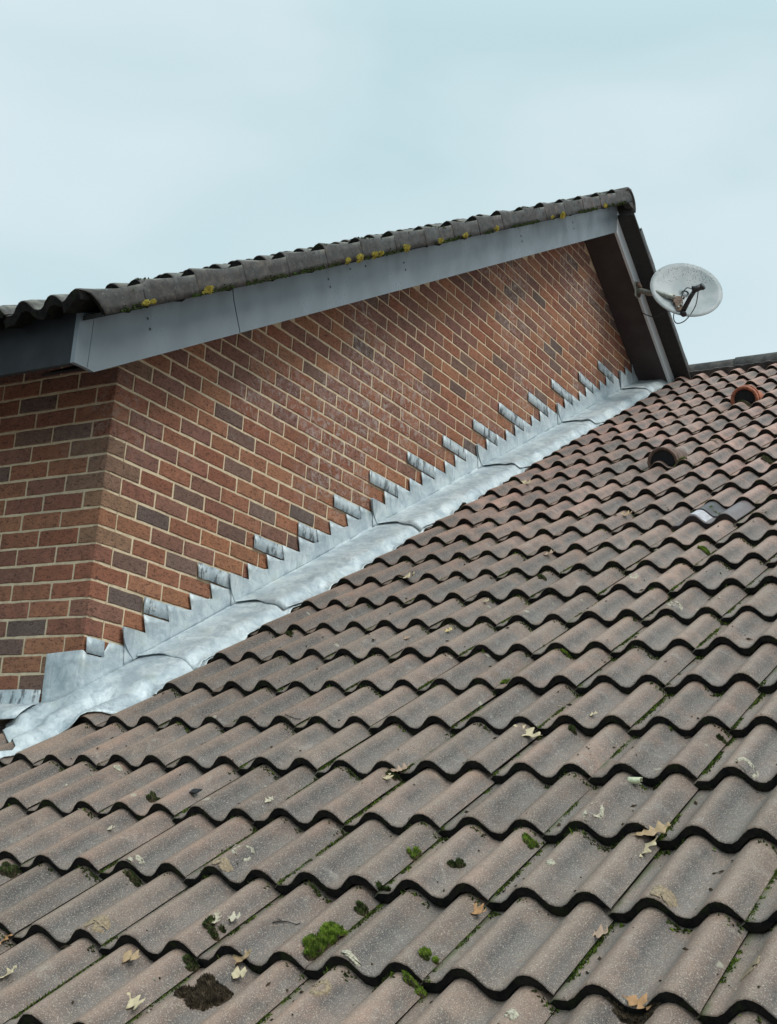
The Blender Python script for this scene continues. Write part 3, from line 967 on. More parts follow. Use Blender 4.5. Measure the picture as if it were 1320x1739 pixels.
LAPS = [(9, 0.99), (0, 2.20), (-9, 3.43), (-18, 4.65), (-27, 5.80)]
TABS = {12: .320, 9: .660, 6: 1.055, 4: 1.413, 1: 1.716, -2: 2.050, -5: 2.447, -8: 2.854, -11: 3.235, -14: 3.589, -17: 4.033, -20: 4.41, -23: 4.90, -26: 5.27}
sheets = [(14, 0.33, 9, 0.99)] + [(LAPS[q][0], LAPS[q][1], LAPS[q + 1][0], LAPS[q + 1][1]) for q in range(4)] + [(-27, 5.80, -31, 6.42)]
for si, (c0, xf0, c1, xf1) in enumerate(sheets):
    xs_top = TX[c0]
    x_end = xf1 + 0.14
    proud = lambda x: 0.0045 + 0.006 * (1 - (x - xf0) / (xf1 - xf0)) * (1 if x <= xf1 + .2 else 0)
    mb = MB()
    def skin(x, z):
        d = 0.0035 * noise.noise(Vector((x * 5, z * 5, 2))) + 0.0012 * noise.noise(Vector((x * 22, z * 22, 6)))
        low = 1 - sm(0.0, 0.09, z - fold_z(x))
        return wp(x, z, proud(x) + 0.001 + 0.006 * low + d)
    BAND = 0.0805
    rowsz = [0.004, 0.018, 0.038, 0.060, BAND]
    xs_ = []
    c = c0; teeth = []
    while c > c1 - 1 and TX[c] < 6.3:
        xl, xr = TX[c], TX.get(c - 1, TX[c] + .134) + 0.030
        xb = xl + 0.030
        teeth.append((c, xl, xb, xr)); c -= 1
    n4 = 4
    vs, fs = [], []
    for (c, xl, xb, xr) in teeth:
        z = -0.075 * c - 0.004
        for q in range(n4):
            pass
        b0 = len(vs)
        for q in range(n4 + 1):
            xm = xb + (xr - xb) * q / n4
            xt = xl + (xr - xl) * q / n4
            for rz in rowsz: vs.append(skin(xm, fold_z(xm) + rz))
            zb = fold_z(xm) + BAND
            zt = max(z, zb + 0.0005)
            tp_ = skin(xt, zt)
            if q == 0: tp_ = tp_ + Vector((0, -0.0025, 0))
            vs.append((skin(xm, zb) + tp_) * 0.5 + Vector((0, 0, 0))); vs.append(tp_)
        m = len(rowsz) + 2
        for q in range(n4):
            for r in range(m - 1):
                fs.append((b0 + q * m + r, b0 + (q + 1) * m + r, b0 + (q + 1) * m + r + 1, b0 + q * m + r + 1))
    mb.add(vs, fs)
    # lower corner of the sheet where it laps over the one below
    xl = TX[c0] + 0.045
    up = add_solid("upstand", mb, M['lead_up'], flash)
    mb = MB()
    x = xf0; cols = []
    a0 = xf0 - (0.045 if si else 0.02)
    steps = max(4, int((x_end - a0) / 0.021))
    srow = [0, .04, .10, .18, .27, .36, .45, .54, .62, .70, .78, .86, .92, .96, 1.0]
    vs, fs = [], []
    for q in range(steps + 1):
        t = q / steps
        for r, s in enumerate(srow):
            lead_x = a0 + 0.065 * sm(0.0, 0.35, s) - 0.0 * s            # the lap edge slants
            xx = lead_x + (x_end - lead_x) * t
            ow = out_w(xx + 3.3 * si)
            if t < 0.06: ow *= 0.93 + 0.07 * math.sqrt(t / 0.06)
            lift = 0.003 + 0.0125 * (1 - min(1, (xx - xf0) / (xf1 - xf0))) ** 4 - 0.003 * min(1, (xx - xf0) / (xf1 - xf0))
            p = apron_pt(xx, s, ow, lift)
            if r == 0: p = wp(xx, fold_z(xx) + 0.012, proud(xx) + 0.007)
            if r == 1: p = p + Vector((0, 0, 0.002))
            vs.append(p)
    m = len(srow)
    for q in range(steps):
        for r in range(m - 1):
            fs.append((q * m + r, q * m + r + 1, (q + 1) * m + r + 1, (q + 1) * m + r))
    mb.add(vs, fs)
    add_solid("apron", mb, M['lead'], flash)
    # wedge from the lap corner: the sheet's rounded lower corner on the wall
    mb = MB()
    pr_ = 0.0200
    xl = TX[c0]; zt = -0.075 * c0 - 0.004
    zb = fold_z(xf0 - 0.045) + 0.004
    edge = []
    for q in range(7):
        t = q / 6
        ex = xl + 0.012 * t + (xf0 - 0.045 - xl - 0.012) * t ** 2.4
        ez = zt + (zb - zt) * t
        edge.append((ex, ez))
    vs, fs = [], []
    for q, (ex, ez) in enumerate(edge):
        xr = TX[c0] + 0.15
        vs += [wp(ex, ez, pr_ + 0.001), wp(ex + (xr - ex) * 0.5, max(ez, fold_z(ex + (xr - ex) * .5) + .004), pr_ - 0.001), wp(xr, max(ez, fold_z(xr) + 0.004), pr_ - 0.003)]
    for q in range(6):
        for r in range(2): fs.append((q * 3 + r, q * 3 + r + 1, (q + 1) * 3 + r + 1, (q + 1) * 3 + r))
    mb.add(vs, fs); add_solid("lap_corner", mb, M['lead_up'], flash, smooth=False)

# flat tails of lead one brick high left of every third step
for c, xt in TABS.items():
    z1, z0 = -0.075 * c - 0.006, -0.075 * c - 0.0705
    xe = TX[c] + 0.012
    mb = MB(); n = 6; vs, fs = [], []
    for q in range(n + 1):
        x = xt + (xe - xt) * q / n
        for r in range(3):
            zz = z0 + (z1 - z0) * r / 2 + 0.003 * noise.noise(Vector((x * 25, r * 3.0, c)))
            vs.append(wp(x + 0.010 * (1 - r / 2), zz, 0.0085 + 0.004 * noise.noise(Vector((x * 14, zz * 14, 7.7)))))
    for q in range(n):
        for r in range(2): fs.append((q * 3 + r, (q + 1) * 3 + r, (q + 1) * 3 + r + 1, q * 3 + r + 1))
    mb.add(vs, fs); add_solid("tail", mb, M['lead_tab'], flash)

# the corner: lead wrapped round the arris, the foot of the apron, and the strip along the return wall
def sp(s, z, o):                                   # point on the return wall
    p = LW * s + LN * o; return Vector((p.x, p.y, z))
mb = MB(); vs, fs = [], []
cols = [sp(0.182 - 0.182 * q / 6, 0, 0.009) for q in range(6)] + [Vector((-0.008, -0.008, 0))] + [Vector((0.02 + 0.04 * q, -0.009, 0)) for q in range(8)]
def ctop(q):
    p = cols[q]
    if q <= 6: return -1.197 + 0.002 * q
    x = p.x
    return -1.197 if x < 0.105 else -1.129
rows = 6
for q, p in enumerate(cols):
    zt = ctop(q)
    zb = (-1.430 + 0.045 * sm(0, 6, q)) if q <= 6 else fold_z(p.x) - 0.01
    zb = max(zb, -1.46)
    for r in range(rows):
        t = r / (rows - 1)
        bul = 0.004 * noise.noise(Vector((q * 0.9, t * 3, 1)))
        pp = Vector((p.x, p.y, zt + (zb - zt) * t)) + Vector((-0.3, -0.7, 0)) * (0.010 * t * t + bul)
        vs.append(pp)
for q in range(len(cols) - 1):
    for r in range(rows - 1): fs.append((q * rows + r, q * rows + r + 1, (q + 1) * rows + r + 1, (q + 1) * rows + r))
mb.add(vs, fs); add_solid("corner_piece", mb, M['lead_up'], flash)
# little folded tail above it on the gable
mb = MB(); vs, fs = [], []
for q in range(4):
    x = 0.001 + 0.105 * q / 3
    for r in range(3): vs.append(wp(x + 0.008 * (1 - r / 2), -1.192 + 0.062 * r / 2, 0.0125 + 0.003 * noise.noise(Vector((x * 30, r, 2)))))
for q in range(3):
    for r in range(2): fs.append((q * 3 + r, (q + 1) * 3 + r, (q + 1) * 3 + r + 1, q * 3 + r + 1))
mb.add(vs, fs); add_solid("tail", mb, M['lead_up'], flash)
# bottom apron: from the gable foot, past the corner, tapering to a tongue down the tiles
mb = MB(); vs, fs = [], []
nx = 44; ny = 16
for q in range(nx + 1):
    x = -0.47 + 1.0 * q / nx
    if x > 0.0: yi = -0.004
    else: yi = -0.004 + (0.20 * sm(0.0, -0.16, x) - 0.34 * sm(-0.16, -0.47, x))
    yo = -out_w(x + 20) * sm(-0.62, -0.02, x) - 0.085 * (1 - sm(-0.62, -0.02, x))
    yo = -0.085 - (out_w(x + 20) - 0.06) * sm(-0.47, 0.10, x) - 0.02 * noise.noise(Vector((x * 11, 8, 0)))
    if yi < yo + 0.02: yi = yo + 0.02
    for r in range(ny + 1):
        s = r / ny
        y = yi + (yo - yi) * s
        zp = dd + tp * x + ty * y
        hw = (fold_z(max(x, 0.0)) - (dd + tp * max(x, 0.0)))
        ins = sm(-0.22, 0.02, x) * (1 - sm(0.0, 0.62, s))
        h = clearance(x, y) * (1 - ins) + (hw * NR.z) * ins
        h = max(h, clearance(x, y)) + 0.003 * fbm(x * 10, y * 10, 8.8)
        p = Vector((x, y, zp)) + NR * (h + 0.001)
        if x > 0.02:
            p = p.lerp(apron_pt(x, s, -yo, 0.0), sm(0.02, 0.16, x))
        vs.append(p)
for q in range(nx):
    for r in range(ny): fs.append((q * (ny + 1) + r, q * (ny + 1) + r + 1, (q + 1) * (ny + 1) + r + 1, (q + 1) * (ny + 1) + r))
mb.add(vs, fs); add_solid("apron", mb, M['lead'], flash)
# apron under the return wall
mb = MB(); vs, fs = [], []
nx = 30
for q in range(nx + 1):
    s_ = 0.10 + 2.6 * q / nx
    for r in range(8):
        t = r / 7
        dout = 0.008 + 0.205 * t + (0.02 * noise.noise(Vector((s_ * 8, 3, 3))) if r == 7 else 0)
        p = sp(s_, 0, dout)
        zc = dd + tp * p.x + ty * p.y
        z = -1.425 * (1 - t) + (zc + 0.012) * t + 0.012 * math.sin(math.pi * t) + 0.004 * noise.noise(Vector((s_ * 12, t * 4, 0)))
        vs.append(Vector((p.x, p.y, z)))
for q in range(nx):
    for r in range(7): fs.append((q * 8 + r, q * 8 + r + 1, (q + 1) * 8 + r + 1, (q + 1) * 8 + r))
mb.add(vs, fs); add_solid("apron", mb, M['lead'], flash)
# cover strip with black streaks along the return wall
mb = MB(); vs, fs = [], []
nx = 24
for q in range(nx + 1):
    s_ = 0.19 + 2.5 * q / nx
    for r in range(4):
        t = r / 3
        p = sp(s_, 0, 0.008 + 0.012 * t * t + 0.003 * noise.noise(Vector((s_ * 16, t * 2, 5))))
        vs.append(Vector((p.x, p.y, -1.340 - 0.088 * t + 0.004 * noise.noise(Vector((s_ * 9, 1, t))))))
for q in range(nx):
    for r in range(3): fs.append((q * 4 + r, q * 4 + r + 1, (q + 1) * 4 + r + 1, (q + 1) * 4 + r))
mb.add(vs, fs); add_solid("cover_strip", mb, M['lead_tab'], flash)

#@@DETAILS
# ------------------------------------------------------------------ ventilation tile (replaces one concrete tile)
i, j = GV
k0 = (2 * j + 1) - 0.245 / 0.15
vt = link("vent_tile", tile_mesh(ES, EW, NR, 900, (M['plastic'], M['maroon']), tk=0.036), roof, RP(i, k0) - RB + NR * 0.006)
vt['label'] = "pale lilac plastic ventilation tile with dark maroon front edge"
def patch(w0, w1, a0, a1, lift, seg=16):
    vs, fs = [], []
    for q in range(seg + 1):
        wv = w0 + (w1 - w0) * q / seg
        for r, a in enumerate((a0, a1)):
            for lay in range(2):
                vs.append(ES * a + EW * wv + NR * (prof(wv) - A_ - LAP * a + lift - 0.008 * lay))
    for q in range(seg):
        b = q * 4
        fs += [(b, b + 4, b + 6, b + 2), (b + 1, b + 3, b + 7, b + 5), (b, b + 1, b + 5, b + 4), (b + 2, b + 6, b + 7, b + 3)]
    fs += [(0, 2, 3, 1), (seg * 4, seg * 4 + 1, seg * 4 + 3, seg * 4 + 2)]
    return vs, fs
v, f = patch(0.075, 0.19, 0.40, 1.05, 0.008)
o = link("cover_plate", mesh_from("cover_plate", v, f, M['plastic_dark']), vt)
fix_normals(o.data)
v, f = patch(0.085, 0.155, 0.02, 0.36, 0.004)
o = link("pale_strip", mesh_from("pale_strip", v, f, simple("worn_white_plastic", (0.45, 0.43, 0.45), 0.5, 0, 0.2, 60)), vt)
fix_normals(o.data)
w = MB()
for q in range(9):                              # slots in the front edge
    wa = 0.02 + 0.030 * q
    for hh in (0.012, 0.022):
        p = EW * wa + NR * (prof(wa) - A_ - hh) - ES * 0.004; p2 = EW * (wa + 0.022) + NR * (prof(wa + 0.022) - A_ - hh) - ES * 0.004
        w.prism([p, p2, p2 + NR * 0.004, p + NR * 0.004], ES * 0.02)
w.build("slot", M['black'], vt)['kind'] = 'stuff'

# ------------------------------------------------------------------ terracotta roof vents
def roof_vent(i, k, r, mat, label, L=0.30, flange=True):
    root = empty("roof_vent", RP(i, k, -0.016))
    tag(root, label, "roof vent", "terracotta vents let into the lower roof")
    e1 = ES.normalized(); e2 = EW.normalized(); e3 = NR
    def shell(x0, x1, ra, rb, th, mat_, name, drop=0.0, n=18):
        vs, fs = [], []
        for s_, rr in ((0, 1), (1, 1)):
            pass
        rows = [(x0, ra, 0.0), (x0 + (x1 - x0) * .35, ra + (rb - ra) * .35, drop * .2), (x0 + (x1 - x0) * .7, ra + (rb - ra) * .7, drop * .6), (x1, rb, drop)]
        for lay in range(2):
            for (x, rr, dz) in rows:
                for q in range(n + 1):
                    a = -0.30 + (math.pi + 0.60) * q / n
                    R = rr - th * lay + 0.0015 * noise.noise(Vector((a * 3, x * 20, r * 99)))
                    vs.append(e1 * x + e2 * (R * math.cos(a)) + e3 * (R * math.sin(a) - dz))
        m = n + 1; Ls = len(rows) * m
        for a in range(len(rows) - 1):
            for q in range(n):
                fs.append((a * m + q, a * m + q + 1, (a + 1) * m + q + 1, (a + 1) * m + q))
                fs.append((Ls + a * m + q, Ls + (a + 1) * m + q, Ls + (a + 1) * m + q + 1, Ls + a * m + q + 1))
        for q in range(n):
            fs.append((q, Ls + q, Ls + q + 1, q + 1))
            b = (len(rows) - 1) * m
            fs.append((b + q, b + q + 1, Ls + b + q + 1, Ls + b + q))
        me = mesh_from(name, vs, fs, mat_, True); fix_normals(me); return link(name, me, root)
    shell(0.0, L, r, r * 0.72, 0.014, mat, "hood", 0.05)
    if flange:
        shell(-0.012, 0.020, r + 0.009, r + 0.008, 0.018, mat, "rim", 0.0)
        shell(0.055, 0.072, r + 0.006, r + 0.005, 0.010, mat, "collar", 0.0)
    else:
        shell(-0.006, 0.012, r + 0.004, r + 0.004, 0.013, mat, "rim", 0.0)
    vs = [e1 * 0.004 + e2 * ((r - .012) * math.cos(a)) + e3 * ((r - .012) * math.sin(a)) for a in [-0.3 + (math.pi + .6) * q / 18 for q in range(19)]]
    link("throat_shade", mesh_from("throat_shade", vs, [tuple(range(19))], M['hollow']), root)  # dark disc just inside the mouth paints the shade of the opening
    vs2 = []
    for x in (0.0, 0.004):
        for a in [-0.3 + (math.pi + .6) * q / 18 for q in range(19)]: vs2.append(e1 * x + e2 * ((r - .0155) * math.cos(a)) + e3 * ((r - .0155) * math.sin(a)))
    link("lining_shade", mesh_from("lining_shade", vs2, [(q, q + 1, 20 + q, 19 + q) for q in range(18)], M['hollow'], True), root)  # dark ring carries the painted shade out to the rim
    return root
roof_vent(14.10, 8.15, 0.086, M['terracotta_old'], "dark weathered half-round clay vent, the lower of two on the roof", 0.30, False)
roof_vent(19.72, 8.05, 0.086, M['terracotta'], "bright orange terracotta half-round vent near the ridge with moss below it", 0.30, True)

# ------------------------------------------------------------------ satellite dish
DC = Vector((5.294, -0.68, 2.435)); DN = Vector((-0.8118, -0.4801, 0.3324)).normalized()
dish = empty("satellite_dish", (5.345, -0.28, 2.507))
tag(dish, "speckled pale grey satellite dish on a rusty arm beside the right verge", "satellite dish")
DB = Vector(dish.location)
du = (right - DN * right.dot(DN)).normalized(); dv = DN.cross(du)
if dv.z < 0: dv = -dv
rad = 0.262
vs, fs, uvs = [], [], []
nr, na = 9, 48
for q in range(nr + 1):
    rr = q / nr
    for k in range(na):
        a = 2 * math.pi * k / na
        x, y = rr * math.cos(a), rr * math.sin(a)
        vs.append(DC - DB + du * (x * rad * 1.02) + dv * (y * rad) - DN * (0.046 * (1 - rr * rr))); uvs.append((x * .5 + .5, y * .5 + .5))
for q in range(1, nr):
    for k in range(na): fs.append((q * na + k, q * na + (k + 1) % na, (q + 1) * na + (k + 1) % na, (q + 1) * na + k))
for k in range(na): fs.append((0, na + k, na + (k + 1) % na))
me = mesh_from("reflector", vs, fs, M['dish'], True)
bm = bmesh.new(); bm.from_mesh(me)
bm.free()
uvl = me.uv_layers.new(name="UVMap")
for lp in me.loops: uvl.data[lp.index].uv = uvs[lp.vertex_index]
refl = link("reflector", me, dish)
md = refl.modifiers.new("thickness", 'SOLIDIFY'); md.thickness = 0.003
class DMB(MB):
    def build(self, name, mat, parent=dish, smooth=True):
        self.v = [tuple(Vector(p) - DB) for p in self.v]
        return MB.build(self, name, mat, parent, smooth)
w = DMB()
pts = [DC + du * (rad * 1.02 * math.cos(a)) + dv * (rad * math.sin(a)) - DN * 0.004 for a in [2 * math.pi * k / 48 for k in range(49)]]
w.tube(pts, 0.0065, 6); w.build("rim", M['dish'])
def V(*a): return Vector(a)
bk = V(5.345, -0.272, 2.507)
w = DMB(); w.prism([bk + V(-.045, 0, -.06), bk + V(.045, 0, -.06), bk + V(.045, 0, .06), bk + V(-.045, 0, .06)], (0, -0.006, 0)); w.build("wall_plate", M['galv'], smooth=False)
w = DMB(); w.tube([bk + V(0, -.004, 0), V(5.315, -.34, 2.475), V(5.255, -.41, 2.425), V(5.187, -.475, 2.393), V(5.205, -.56, 2.363), V(5.225, -.62, 2.345)], 0.021, 10); w.build("arm", M['galv'])
w = DMB(); w.tube([bk + V(-.03, -.01, .05), bk + V(-.01, -.035, .012)], 0.016, 8); w.tube([bk + V(.02, -.01, -.05), bk + V(-.005, -.035, -.012)], 0.012, 8); w.build("bracket", M['rust'])
cl = V(5.222, -0.64, 2.332)
w = DMB()
w.prism([cl + du * -.035 + dv * -.035, cl + du * .035 + dv * -.035, cl + du * .035 + dv * .03, cl + du * -.035 + dv * .03], DN * -0.045)
w.prism([cl + du * -.022 + dv * -.115, cl + du * .030 + dv * -.115, cl + du * .026 + dv * -.03, cl + du * -.026 + dv * -.03], DN * -0.03)
w.build("clamp", M['rust'], smooth=False)
for (a, b) in ((-.028, .024), (.045, .012), (.018, -.06), (-.008, -.085)):
    w = DMB(); p = cl + du * a + dv * b; w.tube([p - DN * 0.01, p + DN * 0.012], 0.008, 6); w.build("bolt", M['galv' if b < 0 else 'rust'])
base = V(5.190, -0.690, 2.213)
w = DMB(); w.tube([base, V(5.175, -.715, 2.245), V(5.150, -.755, 2.295), V(5.128, -.793, 2.333)], 0.019, 8, 0.016); w.build("feed_arm", M['blackplastic'])
w = DMB(); w.tube([V(5.120, -.782, 2.343), V(5.122, -.806, 2.346), V(5.128, -.849, 2.360)], 0.028, 12, 0.021); w.tube([V(5.132, -.842, 2.357), V(5.127, -.862, 2.366)], 0.026, 12); w.build("receiver_head", M['blackplastic'])
w = DMB(); w.tube([base + DN * -.01, base + dv * -.03 + du * .005], 0.022, 8); w.build("arm_foot", M['blackplastic'])
def spline(pts, n=8):
    out = []
    P = [pts[0]] + pts + [pts[-1]]
    for q in range(1, len(P) - 2):
        for s_ in range(n):
            t = s_ / n; a, b, c, d = P[q - 1], P[q], P[q + 1], P[q + 2]
            out.append(0.5 * ((2 * b) + (c - a) * t + (2 * a - 5 * b + 4 * c - d) * t * t + (3 * b - a - 3 * c + d) * t ** 3))
    out.append(pts[-1]); return out
w = DMB(); w.tube(spline([V(5.144, -.818, 2.335), V(5.204, -.779, 2.248), V(5.259, -.692, 2.174), V(5.270, -.621, 2.160), V(5.262, -.596, 2.205), V(5.235, -.617, 2.275)]), 0.0042, 6); w.build("cable", M['cable'])
w = DMB(); w.tube(spline([V(5.13, -.79, 2.345), V(5.150, -.735, 2.378), V(5.19, -.695, 2.375), V(5.21, -.67, 2.335)]), 0.0042, 6); w.build("cable", M['cable'])
w = DMB(); w.tube(spline([V(5.25, -.60, 2.262), V(5.237, -.53, 2.250), V(5.30, -.43, 2.25), V(5.36, -.30, 2.33)]), 0.004, 6); w.build("cable", M['blackplastic'])

# ------------------------------------------------------------------ helpers for things lying on the tiles
E1, E2 = ES.normalized(), EW.normalized()
SL = ES.length
def lay(i, k, dx, dy, e):
    """point dx metres up the slope and dy metres out from (i, k), e above the tile there"""
    n = math.floor(i)
    return RS(min(max(i + dx / SL, n + 0.015), n + 0.985), k + dy / 0.15, e)

# ------------------------------------------------------------------ oak leaves
def leaf_mesh(size, seed, curl, droop, lobes=3.4):
    rnd = random.Random(seed); n = 30
    ph = rnd.uniform(0, 6); rows = []
    vs, fs = [], []
    for q in range(n + 1):
        t = q / n
        env = (math.sin(math.pi * min(1, t * 0.93 + 0.05)) ** 0.8) * (0.55 + 0.5 * t)
        wl_ = 0.40 * env * (0.66 + 0.38 * math.cos(2 * math.pi * lobes * t + ph))
        wr_ = 0.40 * env * (0.66 + 0.38 * math.cos(2 * math.pi * lobes * t + ph + 0.7))
        if t < 0.12: wl_ = wr_ = 0.012
        for s_, ww in ((-1, wl_), (-.5, wl_), (0, 0), (.5, wr_), (1, wr_)):
            y = ww * (abs(s_)) * (1 if s_ > 0 else -1)
            x = t + abs(s_) * (0.13 * env)
            side = 1.0 if s_ > 0 else 0.55
            z = curl * side * (y * y) * 1.5 + droop * (4 * (t - .5) ** 2) * 0.13 + 0.09 * noise.noise(Vector((x * 2.6, y * 4, seed * 1.3))) + 0.012 * (abs(s_) == .5) * math.cos(t * 26)
            vs.append(((x - .55) * size, y * size, z * size))
    for q in range(n):
        for s_ in range(4): fs.append((q * 5 + s_, (q + 1) * 5 + s_, (q + 1) * 5 + s_ + 1, q * 5 + s_ + 1))
    mn = min(v[2] for v in vs)
    vs = [(x, y, z - mn * 0.6) for x, y, z in vs]
    return mesh_from("leaf", vs, fs, M['leaf'], True)
CREAM, TAN, ORANGE, PINK, BROWN, PALE = (.56, .46, .29), (.40, .27, .145), (.42, .22, .09), (.40, .27, .19), (.21, .13, .08), (.52, .46, .34)
LEAVES = [
    (8.02, 4.26, .085, 100, CREAM, .9, 1.0, "curled cream oak leaf close to the lead flashing, halfway up the roof"),
    (2.86, 13.27, .098, -70, CREAM, .55, .5, "large splayed cream oak leaf in a tile hollow, lower middle right"),
    (1.00, 17.30, .085, 60, TAN, .6, .7, "tan oak leaf partly under a cream one by the lower right"),
    (.84, 17.27, .080, -155, CREAM, .35, .5, "cream star-shaped oak leaf overlapping a tan leaf at lower right"),
    (-1.14, 10.20, .066, 80, TAN, .35, .4, "flat tan oak leaf alone on a tile at the lower left"),
    (-1.64, 11.26, .062, 100, CREAM, .3, .6, "pale oak leaf near the bottom edge, left of the soil heap"),
    (-1.49, 8.30, .060, 30, CREAM, .6, .6, "cream leaf cut by the left edge near the bottom"),
    (-1.06, 7.27, .055, 10, ORANGE, .5, .5, "small orange leaf cut by the left edge above a cream leaf"),
    (-.65, 11.18, .046, 160, PALE, .8, 1.0, "left of two small pale leaves on a dark moss tuft"),
    (-.54, 11.27, .050, 70, PALE, .7, .8, "right of two small pale leaves on a dark moss tuft"),
    (-1.03, 12.20, .066, 50, TAN, 1.1, .9, "upright tan leaf at the top of the soil heap"),
    (-1.14, 12.29, .060, 70, CREAM, .8, .6, "pale leaf lying below the upright one on the soil heap"),
    (1.86, 11.23, .045, 140, CREAM, .7, .8, "small cream leaf scrap on dark moss in the middle of the roof"),
    (2.00, 11.35, .056, 60, PINK, .6, .6, "pinkish leaf beside a cream scrap in the middle of the roof"),
    (-.26, 17.33, .058, 85, PINK, .8, .5, "brownish pink curled leaf on a lower right tile"),
    (-.12, 15.27, .052, 120, ORANGE, 1.2, 1.2, "orange shrivelled leaf at the foot of a drip edge, lower centre"),
    (13.42, 3.13, .070, 95, CREAM, .9, .9, "small pale leaf near the flashing, high on the roof"),
    (10.76, 9.21, .080, 100, TAN, .9, .8, "tan leaf left of the plastic ventilation tile"),
    (8.85, 8.18, .075, 75, PINK, .5, .5, "flaky brown pink leaf in mid roof right of centre"),
    (5.75, 8.20, .042, 40, (.60, .45, .20), .5, .4, "small yellow leaf scrap in mid roof"),
    (5.53, 7.24, .036, 20, PINK, .5, .4, "tiny pinkish leaf scrap just left of the yellow one"),
    (6.83, 8.18, .040, 100, CREAM, 1.3, .6, "tiny rolled cream leaf above the yellow scrap"),
    (6.91, 1.15, .050, 70, ORANGE, .4, .4, "orange leaf scrap at the edge of the lead"),
    (1.28, 9.26, .034, 20, PALE, .8, .8, "pale crumpled scrap in a hollow, left of centre"),
    (.70, 6.27, .034, 100, PALE, .9, .8, "tiny pale leaf on the left part of the roof"),
    (3.26, 14.33, .040, 80, CREAM, .5, .3, "narrow cream scrap just above the large splayed leaf"),
    (-.985, 18.55, .058, 100, ORANGE, .5, .5, "orange leaf in dark litter at the bottom right"),
    (15.72, 9.15, .055, 90, BROWN, .5, .4, "small brown leaf right of the dark clay vent"),
]
for n, (i, k, sz, rot, colr, curl, droop, lab) in enumerate(LEAVES):
    o = link("leaf", leaf_mesh(sz * 1.15, 40 + n, curl * 0.9, droop * 1.1), None)
    a = math.radians(rot)
    X = (E1 * math.cos(a) + E2 * math.sin(a)).normalized(); Z = (NR + E2 * 0.15 * math.sin(n * 1.7) - E1 * 0.10).normalized()
    X = (X - Z * X.dot(Z)).normalized(); Y_ = Z.cross(X)
    Mx = Matrix((X, Y_, Z)).transposed().to_4x4(); Mx.translation = RS(i, k, 0.004)
    o.matrix_world = Mx
    o.color = (*colr, 1)
    tag(o, lab, "leaf", "fallen oak leaves on the lower roof")
    md = o.modifiers.new("thickness", 'SOLIDIFY'); md.thickness = 0.0007

# ------------------------------------------------------------------ moss
def tuft(mb, p, up, r, h, rnd):
    """a three-bladed moss shoot"""
    a0 = rnd.uniform(0, 6.28)
    t = up.cross(Vector((0.3, 0.2, 0.9))).normalized(); b = up.cross(t)
    tip = p + up * h + (t * rnd.uniform(-1, 1) + b * rnd.uniform(-1, 1)) * r * 0.9
    base = [p + (t * math.cos(a0 + q * 2.094) + b * math.sin(a0 + q * 2.094)) * r - up * 0.001 for q in range(3)]
    n = len(mb.v)
    mb.v += [tuple(x) for x in base] + [tuple(tip)]
    mb.f += [(n, n + 1, n + 3), (n + 1, n + 2, n + 3), (n + 2, n, n + 3)]
def mound(mb, i, k, a, b, h, rnd, rot, n, shoot=0.006, lumps=5):
    """lumpy cushion a x b metres, h high, covered with shoots"""
    ls = [(rnd.uniform(-.72, .72) * a, rnd.uniform(-.72, .72) * b, rnd.uniform(.26, .52)) for _ in range(lumps + 3)]
    cr_, sr_ = math.cos(rot), math.sin(rot)
    def H(x, y):
        best = 0
        for lx, ly, s_ in ls:
            d = ((x - lx) / (a * s_)) ** 2 + ((y - ly) / (b * s_)) ** 2
            if d < 1: best = max(best, (1 - d) ** 0.6 * (0.55 + 0.45 * s_))
        return best * h * (0.75 + 0.7 * noise.noise(Vector((x * 70, y * 70, a * 99))))
    # cushion body
    G = 14
    n0 = len(mb.v)
    for q in range(G + 1):
        for r in range(G + 1):
            x = (-1.05 + 2.1 * q / G) * a; y = (-1.05 + 2.1 * r / G) * b
            hh = H(x, y)
            mb.v.append(tuple(lay(i, k, x * cr_ - y * sr_, x * sr_ + y * cr_, hh * 0.85 - (0.004 if hh <= 0 else 0))))
    for q in range(G):
        for r in range(G):
            A = n0 + q * (G + 1) + r
            mb.f.append((A, A + 1, A + G + 2, A + G + 1))
    mb.nbody = len(mb.f)
    for _ in range(n):
        for _t in range(6):
            x, y = rnd.uniform(-1, 1) * a, rnd.uniform(-1, 1) * b
            hh = H(x, y)
            if hh > h * 0.06: break
        else: continue
        p = lay(i, k, x * cr_ - y * sr_, x * sr_ + y * cr_, hh * 0.85)
        gx = (H(x + .003, y) - H(x - .003, y)) / .006; gy = (H(x, y + .003) - H(x, y - .003)) / .006
        up = (NR - E1 * (gx * cr_ - gy * sr_) * .6 - E2 * (gx * sr_ + gy * cr_) * .6 + Vector((rnd.uniform(-.3, .3), rnd.uniform(-.3, .3), .25))).normalized()
        tuft(mb, p, up, shoot * rnd.uniform(.22, .4), shoot * rnd.uniform(.6, 1.3), rnd)
rm = random.Random(77)
